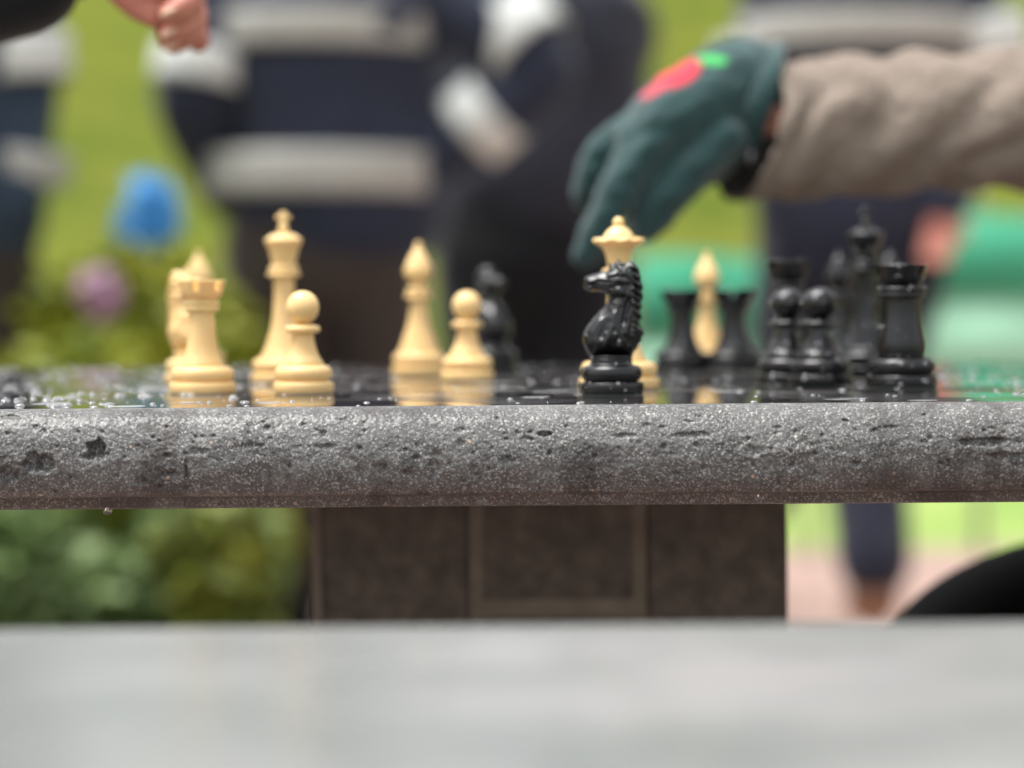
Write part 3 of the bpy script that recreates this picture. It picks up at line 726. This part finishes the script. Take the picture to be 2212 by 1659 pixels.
# right figure
d = 4.7
J = standing(1850, d, .235); J.update(sl=at(1690, -90, d), sr=at(2060, -90, d), neck=at(1870, -160, d), head=at(1870, -300, d), el=at(1630, 200, d), wl=at(1720, 400, d+.25), hl=at(1750, 460, d+.27),
         er=at(2135, 170, d), wr=at(2045, 440, d-.1), hr=at(2022, 545, d-.14), hem=at(1850, 430, d),
         kl=at(1790, 860, d), al=Vector((at(1745, 900, d).x-.0, d, .09)), kr=at(1870, 900, d), ar=Vector((at(1862, 900, d).x, d-.15, .15)))
J['al'] = Vector((at(1560, 900, d).x, d+.3, .09)); J['kl'] = at(1700, 900, d+.1)
person('person in a navy jacket with one grey tape, beyond the beige sleeve at right', J, (M['navy'], M['dark_navy'], M['tan']),
       [(at(1850, 112, d), at(1850, 40, d), (.255, .17), M['silver']), (at(2125, 40, d), at(2140, 130, d), .085, M['white_tape']), (at(1635, 90, d), at(1630, 150, d), .085, M['silver'])], hand_sides=((1, 0, 0), (1, 0, 0)))
# left figure, only an arm and hip in view
d = 4.4
J = standing(-110, d, .20); J.update(sr=at(30, -60, d), er=at(58, 190, d), wr=at(48, 440, d-.05), hr=at(-40, 500, d+.2), hem=at(-110, 480, d))
person('person in a faded navy jacket with two taped sleeves at the left edge', J, (M['blue_navy'], M['brown'], M['blackcloth']),
       [(at(46, 75, d), at(56, 175, d), .09, M['white_tape']), (at(56, 325, d), at(50, 400, d), .088, M['silver'])])

# ------------------------------------------------------------------ right player: beige sleeve and dark green glove
d = 1.35
P = lambda x, y, dd=0: at(x, y, d+dd)
px_ = 0.78
Jr = dict(hip=Vector((px_+.1, 1.42, .50)), neck=Vector((px_+.08, 1.42, 1.06)), head=Vector((px_+.04, 1.41, 1.22)),
          sl=Vector((px_+.04, 1.22, 1.00)), sr=Vector((px_+.08, 1.60, 1.00)), el=Vector((px_-.02, 1.10, .74)), wl=Vector((px_-.12, 1.18, .60)), hl=Vector((px_-.18, 1.22, .58)),
          er=P(2480, 300, .05), wr=P(1720, 250), hr=P(1600, 200), kl=Vector((px_-.28, 1.30, .50)), kr=Vector((px_-.28, 1.62, .50)), al=Vector((px_-.22, 1.28, .09)), ar=Vector((px_-.22, 1.66, .09)),
          girth=Vector((.19, .14, 0)), facing=Vector((0, 0, 1)))
Jr['coatarm'] = 'sr'
Jr2 = {k: v for k, v in Jr.items() if k != 'coatarm'}
class JJ(dict): pass
# the arm that reaches over the board
def person_r():
    J = dict(Jr2); J['fine'] = lambda bm, inv: loft(bm, [P(1760, 262)-inv, P(1660, 235)-inv, P(1610, 200)-inv], [.026, .026, .025], seg=14, n=3)
    # face towards -x
    r = thing('person', 'person in a beige wool coat and dark green glove reaching over the pieces', 'person', (J['hip'].x, J['hip'].y, 0))
    inv = Vector(r.location); G = {k: v-inv for k, v in J.items() if isinstance(v, Vector)}
    fc = Vector((-1, 0, 0)); ac = Vector((0, 1, 0)); hip, neck, head = G['hip'], G['neck'], G['head']
    bm = bmesh.new()
    loft(bm, [hip-Vector((0, 0, .04)), hip+(neck-hip)*.3, hip+(neck-hip)*.75, neck], [(.15, .10), (.125, .09), (.16, .10), (.06, .055)], side=ac, seg=20)
    loft(bm, [neck-Vector((0, 0, .03)), head], [.055, .05], side=ac); ball(bm, head+Vector((0, 0, .02)), (.092, .074, .112), 3)
    ball(bm, head+fc*.045-Vector((0, 0, .055)), .05, 3); loft(bm, [head+fc*.085+Vector((0, 0, .025)), head+fc*.108-Vector((0, 0, .012))], [.008, .014], seg=8, n=3)
    for s in (-1, 1): ball(bm, head+ac*s*.075, (.02, .012, .03), 2)
    loft(bm, [G['sl'], G['el'], G['wl']], [.046, .038, .026], seg=12); fingers(bm, G['hl'], G['wl'], (0, 0, 1))
    loft(bm, [G['sr'], G['er'], P(2220, 262)-inv, P(2000, 262)-inv, P(1800, 268)-inv, P(1665, 245)-inv, P(1600, 190)-inv], [.046, .036, .032, .03, .028, .026, .025], seg=14)
    for K_, A_, q in (('kl', 'al', -1), ('kr', 'ar', 1)): loft(bm, [hip+ac*q*.09, G[K_], G[A_]], [.075, .055, .04], seg=12)
    remesh(obj('body', bm, M['skin'], r), .007, 4)
    for s in (-1, 1): bm = bmesh.new(); ball(bm, head+fc*.078+ac*s*.031+Vector((0, 0, .022)), .012, 2); obj('eye', bm, M['hair'], r)
    bm = bmesh.new(); ball(bm, head-fc*.018+Vector((0, 0, .05)), (.1, .088, .105), 3); remesh(obj('hair', bm, M['hair'], r), .01, 2)
    # coat: torso and the near arm, then the reaching sleeve with its open cuff
    bm = bmesh.new()
    loft(bm, [hip-Vector((0, 0, .05)), hip+(neck-hip)*.4, hip+(neck-hip)*.8, neck-Vector((0, 0, .02)), neck+Vector((0, 0, .03))], [(.19, .15), (.18, .13), (.20, .13), (.11, .09), (.07, .07)], side=ac, seg=24)
    loft(bm, [G['sl'], G['el'], G['wl']], [.078, .066, .052], seg=16)
    loft(bm, [G['sr']+(neck-G['sr'])*.3, G['sr'], G['er']], [.07, .08, .055], seg=16)
    remesh(obj('coat', bm, M['tweed'], r), .01, 4)
    c0, c1 = P(1632, 285)-inv, G['er']
    bm = bmesh.new(); seg, nl = 120, 240
    ctr = catmull([P(1616, 284)-inv, P(1800, 276)-inv, P(2000, 262)-inv, P(2220, 262)-inv, P(2420, 280)-inv, G['er']+Vector((.02, 0, 0))], nl//5)
    rad = [p.x for p in catmull([(.0425, 0, 0), (.0425, 0, 0), (.0420, 0, 0), (.0440, 0, 0), (.050, 0, 0), (.055, 0, 0)], nl//5)]
    rings = []
    for i, c in enumerate(ctr):
        t = (ctr[min(i+1, len(ctr)-1)]-ctr[max(i-1, 0)]).normalized()
        u = Vector((0, 0, 1)); u = (u-t*u.dot(t)).normalized(); v = t.cross(u); f = i/len(ctr)
        skew = max(0, 1-i/26)                       # the cuff is cut slanting: top edge further right
        ring = []
        for k in range(seg):
            a = 2*math.pi*k/seg; ca, sa = math.cos(a), math.sin(a)
            q = f*9.0+sa*.9*(-1 if sa > 0 else 1)-ca*1.15
            w1 = abs(math.sin(q*2.1+1.4*noise.noise(Vector((f*5, ca*1.2, sa*1.2)))))**1.4
            w2 = noise.noise(Vector((f*14-ca*1.6, ca*1.8, sa*1.8+f*3)))
            amp = .6+.4*min(1, f*5)
            rr_ = rad[i]*(1+amp*(.12*w1-.065+.05*w2)) + (.0012*noise.noise(Vector((f*60, ca*7, sa*7))))
            ring.append(bm.verts.new(c+(u*ca+v*sa)*rr_+t*skew*(.009*ca+.016*sa)))
        rings.append(ring)
    for a, b in zip(rings, rings[1:]):
        for k in range(seg): bm.faces.new((a[k], a[(k+1) % seg], b[(k+1) % seg], b[k]))
    sv = obj('sleeve', bm, [M['tweed'], M['lining']], r); sol = sv.modifiers.new('thick', 'SOLIDIFY'); sol.thickness = .003; sol.offset = -1; sol.material_offset = 1; sol.material_offset_rim = 0
    bm = bmesh.new(); loft(bm, [P(1612, 345, .004)-inv, P(1680, 335)-inv, P(1800, 300)-inv], [(.017, .024), (.024, .028), (.026, .03)], seg=18, n=4); obj('inner_cuff', bm, M['lining'], r)
    bm = bmesh.new(); ball(bm, P(1622, 338, -.020)-inv, (.003, .003, .0045), 3); obj('cuff_button', bm, M['metal'], r)
    # trousers and boots
    bm = bmesh.new(); loft(bm, [hip+Vector((0, 0, .06)), hip-Vector((0, 0, .04))], [(.17, .13)]*2, side=ac, seg=20)
    for K_, A_, q in (('kl', 'al', -1), ('kr', 'ar', 1)): loft(bm, [hip+ac*q*.09, G[K_], G[A_]+Vector((0, 0, .05))], [.09, .08, .06], seg=16)
    remesh(obj('trousers', bm, M['blackcloth'], r), .012, 4)
    for A_ in ('al', 'ar'):
        bm = bmesh.new(); a = G[A_]; loft(bm, [a+Vector((0, 0, .05)), a-Vector((0, 0, .03))], [.05, .05], n=3); loft(bm, [a-Vector((0, 0, .05)), a+fc*.18-Vector((0, 0, .06))], [(.045, .034), (.04, .024)], side=ac, n=4); remesh(obj('boot', bm, M['blackcloth'], r), .008, 3)
    # glove: cuff, palm, five separate fingers
    gm = M['glove'] = cloth('dark_green_wool', (.026, .074, .077), 1500, .5, .8, .35, .12)
    nd = gm.node_tree.nodes; bc = BS(gm).inputs['Base Color'].links[0].from_socket
    def patch(prev, cen, hw, hh, ang, colr, soft=.16):
        tcn = N(gm, 'ShaderNodeTexCoord'); mp_ = N(gm, 'ShaderNodeMapping', vector_type='TEXTURE'); c = P(*cen)-inv
        mp_.inputs['Location'].default_value = (c.x, c.y, c.z); mp_.inputs['Rotation'].default_value = (0, R(ang), 0); mp_.inputs['Scale'].default_value = (hw, .09, hh)
        L(gm, tcn.outputs['Object'], mp_.inputs[0]); ln = N(gm, 'ShaderNodeVectorMath', operation='LENGTH'); L(gm, mp_.outputs[0], ln.inputs[0])
        rp = ramp(gm, ln.outputs['Value'], [(1-soft, (1, 1, 1)), (1, (0, 0, 0))])
        mx_ = N(gm, 'ShaderNodeMix', data_type='RGBA'); L(gm, rp.outputs[0], mx_.inputs[0]); L(gm, prev, mx_.inputs[6]); mx_.inputs[7].default_value = (*colr, 1); return mx_.outputs[2]
    s1 = patch(bc, (1460, 166), .0175, .0098, -28, (.80, .022, .060), .3); s1 = patch(s1, (1408, 202), .0125, .0042, -32, (.72, .05, .09), .5); s2_ = patch(s1, (1532, 138), .0100, .0040, 8, (.04, .52, .10)); L(gm, s2_, BS(gm).inputs['Base Color'])
    bm = bmesh.new(); q = lambda x, y, dd=0: P(x, y, dd)-inv
    sd_ = (0, 1, 0)
    loft(bm, [q(1652, 215), q(1600, 185), q(1530, 215), q(1450, 262), q(1385, 305)], [(.027, .0265), (.029, .0300), (.036, .0270), (.040, .0265), (.036, .0200)], side=sd_, seg=24)
    loft(bm, [q(1620, 262), q(1560, 300), q(1490, 350), q(1430, 380)], [(.024, .020), (.028, .022), (.028, .020), (.022, .014)], side=sd_, seg=20)
    # index (towards camera), middle, ring, little, thumb
    loft(bm, [q(1430, 290, -.024), q(1362, 370, -.025), q(1316, 455, -.024), q(1264, 548, -.018)], [.0150, .0140, .0120, .0088], seg=16)
    loft(bm, [q(1400, 268, -.006), q(1312, 318, -.006), q(1276, 385, -.004), q(1266, 432, .004)], [.0135, .0112, .0100, .0085], seg=16)
    loft(bm, [q(1420, 300, .014), q(1350, 375, .016), q(1325, 455, .016), q(1318, 520, .016)], [.013, .0115, .010, .008], seg=16)
    loft(bm, [q(1470, 320, .030), q(1420, 390, .034), q(1395, 450, .034), q(1385, 500, .03)], [.012, .0105, .0095, .008], seg=16)
    loft(bm, [q(1560, 300, -.020), q(1485, 375, -.022), q(1438, 425, -.022), q(1400, 488, -.018)], [(.015, .017), (.014, .0165), .0135, .0108], seg=16)
    g = obj('glove', bm, gm, r); remesh(g, .0018, 4)
    dsp = g.modifiers.new('knit_folds', 'DISPLACE'); tx = bpy.data.textures.new('folds', 'CLOUDS'); tx.noise_scale = .012; dsp.texture = tx; dsp.strength = .0045; dsp.texture_coords = 'LOCAL'
    bm = bmesh.new()
    loft(bm, [q(1662, 215), q(1640, 208), q(1615, 196)], [(.0335, .0335), (.0345, .0350), (.031, .032)], side=sd_, seg=32, n=4, caps=False)
    c = obj('glove_cuff', bm, gm, r); sol = c.modifiers.new('thick', 'SOLIDIFY'); sol.thickness = .003
    return r
person_r()

# ------------------------------------------------------------------ left player: bare hand hanging over the board
d = 1.16
def left_hand(bm, inv):
    kq = .89
    def loft(bm, pts, rad, **k): return globals()['loft'](bm, pts, [(a[0]*kq, a[1]*kq) if isinstance(a, tuple) else a*kq for a in rad], **k)
    q = lambda x, y, dd=0: P(x, y, dd)-inv
    loft(bm, [q(150, -110), q(225, -112), q(295, -72), q(345, -34), q(385, -12)], [(.023, .019), (.023, .018), (.035, .021), (.036, .019), (.030, .015)], side=(0, 1, 0), seg=22)
    loft(bm, [q(250, -50, -.010), q(300, 0, -.012), q(335, 30, -.016)], [.013, .012, .009], seg=14)
    # index, middle, ring, little: down the right side, then folded back to the left
    loft(bm, [q(378, -30, -.022), q(414, -8, -.026), q(398, 14, -.032), q(366, 30, -.034)], [.0095, .0085, .0074, .0062], seg=16)
    loft(bm, [q(392, -6, -.010), q(420, 34, -.016), q(402, 56, -.024), q(368, 74, -.026)], [.0098, .0086, .0074, .0062], seg=16)
    loft(bm, [q(388, 10, .004), q(408, 64, -.004), q(396, 84, -.014), q(374, 100, -.017)], [.0090, .0078, .0064, .0050], seg=16)
    loft(bm, [q(350, 0, .012), q(360, 44, .010), q(362, 72, .004), q(362, 88, .0)], [.0095, .0085, .0075, .0060], seg=14)
    loft(bm, [q(340, -40, .028), q(385, 0, .036), q(412, 52, .028), q(428, 88, .020)], [.0130, .0112, .0100, .0074], seg=16)
lx = -.80
J = dict(hip=Vector((lx-.08, 1.42, .50)), neck=Vector((lx-.04, 1.42, 1.06)), head=Vector((lx, 1.41, 1.22)), sl=Vector((lx, 1.60, 1.0)), sr=Vector((lx, 1.24, 1.0)))
def person_l():
    r = thing('person', 'person in a black coat whose bare pink hand hangs over the board at top left', 'person', (J['hip'].x, J['hip'].y, 0))
    inv = Vector(r.location); G = {k: v-inv for k, v in J.items()}
    fc = Vector((1, 0, 0)); ac = Vector((0, -1, 0)); hip, neck, head = G['hip'], G['neck'], G['head']
    el = P(-760, 150, -.02)-inv; wr = P(160, -110)-inv
    kl, kr = Vector((lx+.28, 1.62, .5))-inv, Vector((lx+.28, 1.26, .5))-inv; al, ar = Vector((lx+.22, 1.64, .09))-inv, Vector((lx+.22, 1.26, .09))-inv
    e2, w2, h2 = Vector((lx-.0, 1.72, .74))-inv, Vector((lx+.14, 1.64, .60))-inv, Vector((lx+.2, 1.6, .58))-inv
    bm = bmesh.new()
    loft(bm, [hip-Vector((0, 0, .04)), hip+(neck-hip)*.3, hip+(neck-hip)*.75, neck], [(.15, .10), (.125, .09), (.16, .10), (.06, .055)], side=ac, seg=20)
    loft(bm, [neck-Vector((0, 0, .03)), head], [.055, .05], side=ac); ball(bm, head+Vector((0, 0, .02)), (.092, .074, .112), 3)
    ball(bm, head+fc*.045-Vector((0, 0, .055)), .05, 3); loft(bm, [head+fc*.085+Vector((0, 0, .025)), head+fc*.108-Vector((0, 0, .012))], [.008, .014], seg=8, n=3)
    for s in (-1, 1): ball(bm, head+ac*s*.075, (.02, .012, .03), 2)
    loft(bm, [G['sr'], el, P(-300, -10)-inv, wr], [.046, .038, .032, .026], seg=14); left_hand(bm, inv)
    loft(bm, [G['sl'], e2, w2], [.046, .038, .026], seg=12); fingers(bm, h2, w2, (0, 0, 1))
    for a, b, q in ((kl, al, -1), (kr, ar, 1)): loft(bm, [hip-ac*(-q)*.09*1, a, b], [.075, .055, .04], seg=12)
    remesh(obj('body', bm, M['skin'], r), .0015, 2)
    # nails of the folded fingers
    for (x0, y0, x1, y1, dd) in [(346, 36, 382, 18, -.0400), (348, 82, 381, 61, -.0320), (354, 109, 389, 89, -.0220)]:
        a, b = P(x0, y0, dd)-inv, P(x1, y1, dd)-inv; dirv = (b-a); ang = math.atan2(dirv.z, dirv.x)
        bm = bmesh.new(); ball(bm, (a+b)/2, (dirv.length/2, .0040, .0016), 3, Matrix.Rotation(-ang, 3, 'Y')); obj('fingernail', bm, M['nail'], r)
    for s in (-1, 1): bm = bmesh.new(); ball(bm, head+fc*.078+ac*s*.031+Vector((0, 0, .022)), .012, 2); obj('eye', bm, M['hair'], r)
    bm = bmesh.new(); ball(bm, head-fc*.018+Vector((0, 0, .05)), (.1, .088, .105), 3); remesh(obj('hair', bm, M['hair'], r), .01, 2)
    bm = bmesh.new()
    loft(bm, [hip-Vector((0, 0, .05)), hip+(neck-hip)*.4, hip+(neck-hip)*.8, neck-Vector((0, 0, .02)), neck+Vector((0, 0, .03))], [(.19, .15), (.18, .13), (.20, .13), (.11, .09), (.07, .07)], side=ac, seg=24)
    loft(bm, [G['sl'], e2, w2], [.078, .066, .052], seg=16)
    loft(bm, [G['sr'], el, P(-300, 0)-inv, P(20, -38)-inv, P(58, -46)-inv], [.078, .066, .046, .031, .030], seg=20)
    remesh(obj('coat', bm, M['blackcloth'], r), .005, 5)
    bm = bmesh.new(); loft(bm, [hip+Vector((0, 0, .06)), hip-Vector((0, 0, .04))], [(.17, .13)]*2, side=ac, seg=20)
    for a, b, q in ((kl, al, -1), (kr, ar, 1)): loft(bm, [hip+ac*q*.09, a, b+Vector((0, 0, .05))], [.09, .08, .06], seg=16)
    remesh(obj('trousers', bm, M['greycloth'], r), .012, 4)
    for a in (al, ar):
        bm = bmesh.new(); loft(bm, [a+Vector((0, 0, .05)), a-Vector((0, 0, .03))], [.05, .05], n=3); loft(bm, [a-Vector((0, 0, .05)), a+fc*.18-Vector((0, 0, .06))], [(.045, .034), (.04, .024)], side=ac, n=4); remesh(obj('boot', bm, M['blackcloth'], r), .008, 3)
person_l()

# ================================================================== PLANTS, STOOL, WINDBREAK
def leaves(clumps, n, size, name, m, parent, flat=.5):
    V = []; Fc = []
    tot = sum(c[1][0]*c[1][1]*c[1][2] for c in clumps)
    for (c, rad) in clumps:
        k = int(n*rad[0]*rad[1]*rad[2]/tot)
        for _ in range(k):
            u = Vector((random.gauss(0, 1), random.gauss(0, 1), random.gauss(0, 1))).normalized()*random.random()**.4
            p = Vector(c)+Vector((u.x*rad[0], u.y*rad[1], u.z*rad[2]))
            if p.z < .01: continue
            a = Vector((random.gauss(0, 1), random.gauss(0, 1), random.gauss(0, 1)*flat+.2)).normalized(); b = a.orthogonal().normalized()
            b = Matrix.Rotation(random.random()*6.28, 3, a) @ b
            s = size*random.uniform(.6, 1.3); b0 = len(V)
            V += [p-a*s, p+b*s*.42-a*.1*s, p+a*s+a.cross(b)*s*.15, p-b*s*.42-a*.1*s]; Fc.append((b0, b0+1, b0+2, b0+3))
    return mesh_np(name, V, Fc, m, parent, False)
def shrub(label, x, y, dist, clumps, n, size, m, flowers=(), cat='shrub', group='shrubs and plants of the bed', name='shrub'):
    base = at(x, y, dist); t = thing(name, label, cat, (base.x, dist, 0), group)
    leaves([((cx_, cy_, cz_), rad) for (cx_, cy_, cz_, rad) in clumps], n, size, 'foliage', m, t)
    bm = bmesh.new()
    for (cx_, cy_, cz_, rad) in clumps: loft(bm, [(cx_*.2, cy_*.2, 0), (cx_*.7, cy_*.7, cz_*.5), (cx_, cy_, cz_)], [.012, .008, .004], seg=6, n=3)
    obj('stem', bm, M['bark'], t)
    for (p, r_, pm) in flowers:
        V = []; Fc = []; q = p-Vector(t.location)
        lobes = [(q, r_)]+[(q+Vector((random.uniform(-1, 1), random.uniform(-.5, .5), random.uniform(-1.3, .5)))*r_*.9, r_*random.uniform(.3, .55)) for _ in range(6)]
        for (qc, rl) in lobes:
            for _ in range(int(60000*rl*rl)+20):
                u = Vector((random.gauss(0, 1), random.gauss(0, 1), random.gauss(0, 1))).normalized(); c = qc+u*rl*random.uniform(.55, 1.12); a = (u.orthogonal()+u*random.uniform(-.8, .8)).normalized(); b = u.cross(a).normalized(); s = random.uniform(.007, .012); b0 = len(V)
                V += [c-a*s, c-b*s+u*.003, c+a*s, c+b*s+u*.003]; Fc.append((b0, b0+1, b0+2, b0+3))
        mesh_np('flower_head', V, Fc, pm, t, False)
        bm = bmesh.new(); loft(bm, [(q.x*.4, q.y*.3, .3), (q.x*.8, q.y*.8, q.z*.7), q], [.006, .005, .004], seg=6, n=3); obj('flower_stem', bm, M['leaf'], t)
    return t
shrub('yellow-green shrub with one round blue flower head, left of the cream pieces', 330, 600, 4.3,
      [(-.1, 0, .55, (.17, .2, .26)), (.05, .05, .62, (.16, .2, .22)), (.02, 0, .3, (.25, .25, .28)), (-.16, .0, .74, (.10, .1, .12)), (-.02, .05, .78, (.16, .12, .12)), (.16, .05, .60, (.14, .12, .16))], 6500, .028, M['yleaf'], [(at(325, 445, 4.05), .058, M['bluepetal'])])
shrub('yellow-green shrub with a magenta flower head near the left edge of the photo', 150, 600, 4.0,
      [(-.05, 0, .45, (.2, .2, .24)), (.08, 0, .50, (.15, .15, .22)), (-.12, 0, .25, (.2, .2, .22))], 4200, .028, M['yleaf'], [(at(215, 628, 3.72), .038, M['pinkpetal'])])
random.seed(21)
for i, (x, dist, h, lb) in enumerate([(60, 3.6, .46, 'low leafy plant under the left end of the table, darkest of the plants'), (200, 4.0, .50, 'broad mid green plant seen below the table between two others'),
                                      (345, 3.7, .44, 'grey-green plant below the table left of the yellow one'), (90, 4.5, .55, 'bushy green plant at the back of the bed on the far left'), (330, 4.6, .52, 'green plant at the back of the bed below the blue flower')]):
    shrub(lb, x, 600, dist, [(random.uniform(-.08, .08), 0, h*.7, (.14, .15, h*.34)), (random.uniform(-.1, .1), .05, h*.4, (.2, .18, h*.4))], 1500, .034, M['leaf'], name='leafy_plant', cat='plant')
shrub('yellow-green plant below the table next to the pedestal', 470, 600, 3.5, [(0, 0, .30, (.085, .12, .16)), (.03, 0, .16, (.08, .12, .16)), (-.06, 0, .36, (.06, .08, .08))], 1100, .032, M['olive'], name='leafy_plant', cat='plant')

shrub('dark green bush between the magenta flower head and the left edge', 105, 600, 4.5, [(0, 0, .5, (.2, .2, .3)), (.05, 0, .7, (.12, .12, .12))], 2400, .034, M['leaf'])
shrub('dark green bush seen just right of the cream rook', 500, 600, 4.45, [(0, 0, .45, (.10, .12, .3)), (.0, 0, .66, (.06, .08, .08))], 1500, .03, M['leaf'])
# windbreak
wb = thing('canvas_windbreak', 'emerald and mint canvas windbreak on posts behind the black pieces', 'windbreak', (at(1900, 600, 6.3).x, 6.3, 0))
wx = wb.location.x
def strip(name, x0, x1, z0, z1, m):
    V = []; Fc = []; n = 60
    for i in range(n+1):
        x = x0+(x1-x0)*i/n-wx; y = .05*math.sin(x*5)+.03*math.sin(x*13); sag = .03*math.sin(x*7)
        V += [(x, y, z0+.12*(x)+sag), (x, y+.01, z1+.12*x+sag)]
    for i in range(n): Fc.append((2*i, 2*i+2, 2*i+3, 2*i+1))
    o = mesh_np(name, V, Fc, m, wb); s = o.modifiers.new('thick', 'SOLIDIFY'); s.thickness = .004; return o
xa_, xb_ = at(1375, 600, 6.3).x, at(2500, 600, 6.3).x
strip('upper_canvas', xa_, xb_, .70, .94, M['emerald']); strip('lower_canvas', xa_, xb_, .40, .698, M['mint'])
for i in range(4):
    x = xa_+(xb_-xa_)*i/3-wx; bm = bmesh.new(); loft(bm, [(x, .06, 0), (x, .06, 1.0+.12*x)], [.014, .012], seg=10, n=2); obj('post', bm, M['metal'], wb)

# round stool at the right
d = 1.25
c = at(2550, 1400, d); tz = at(2212, 1180, d).z
st_ = thing('round_stool', 'black domed stool seat over dark brown wood at the lower right', 'stool', (c.x, d, 0))
rS = abs(c.x-at(1908, 1400, d).x)
pr = [(rS*math.cos(R(q)), tz-.075+.085*math.sin(R(q))) for q in range(0, 91, 6)]
def lathe_m(pr, seg=64):
    bm = bmesh.new(); rings = [[bm.verts.new((r*math.cos(2*math.pi*k/seg), r*math.sin(2*math.pi*k/seg), h)) for k in range(seg)] for r, h in pr]
    for a, b in zip(rings, rings[1:]):
        for k in range(seg): bm.faces.new((a[k], a[(k+1) % seg], b[(k+1) % seg], b[k]))
    bm.faces.new(rings[0][::-1]); bm.faces.new(rings[-1]); return bm
obj('cushion', lathe_m([(rS*.80, tz-.054)]+[(max(r, .001), h) for r, h in pr if h > tz-.052]), M['leather'], st_)
obj('seat_rim', lathe_m([(rS*.90, tz-.125), (rS*.97, tz-.115), (rS*1.0, tz-.095)]+[(rS*math.cos(R(q)), tz-.075+.085*math.sin(R(q))) for q in range(0, 16, 3)]+[(rS*.93, tz-.0535)]), M['varnish'], st_)
for a in (45, 135, 225, 315):
    bm = bmesh.new(); ca, sa = math.cos(R(a)), math.sin(R(a)); loft(bm, [(rS*.6*ca, rS*.6*sa, tz-.12), (rS*.85*ca, rS*.85*sa, 0.012)], [.017, .013], seg=12, n=2); obj('leg', bm, M['varnish'], st_)
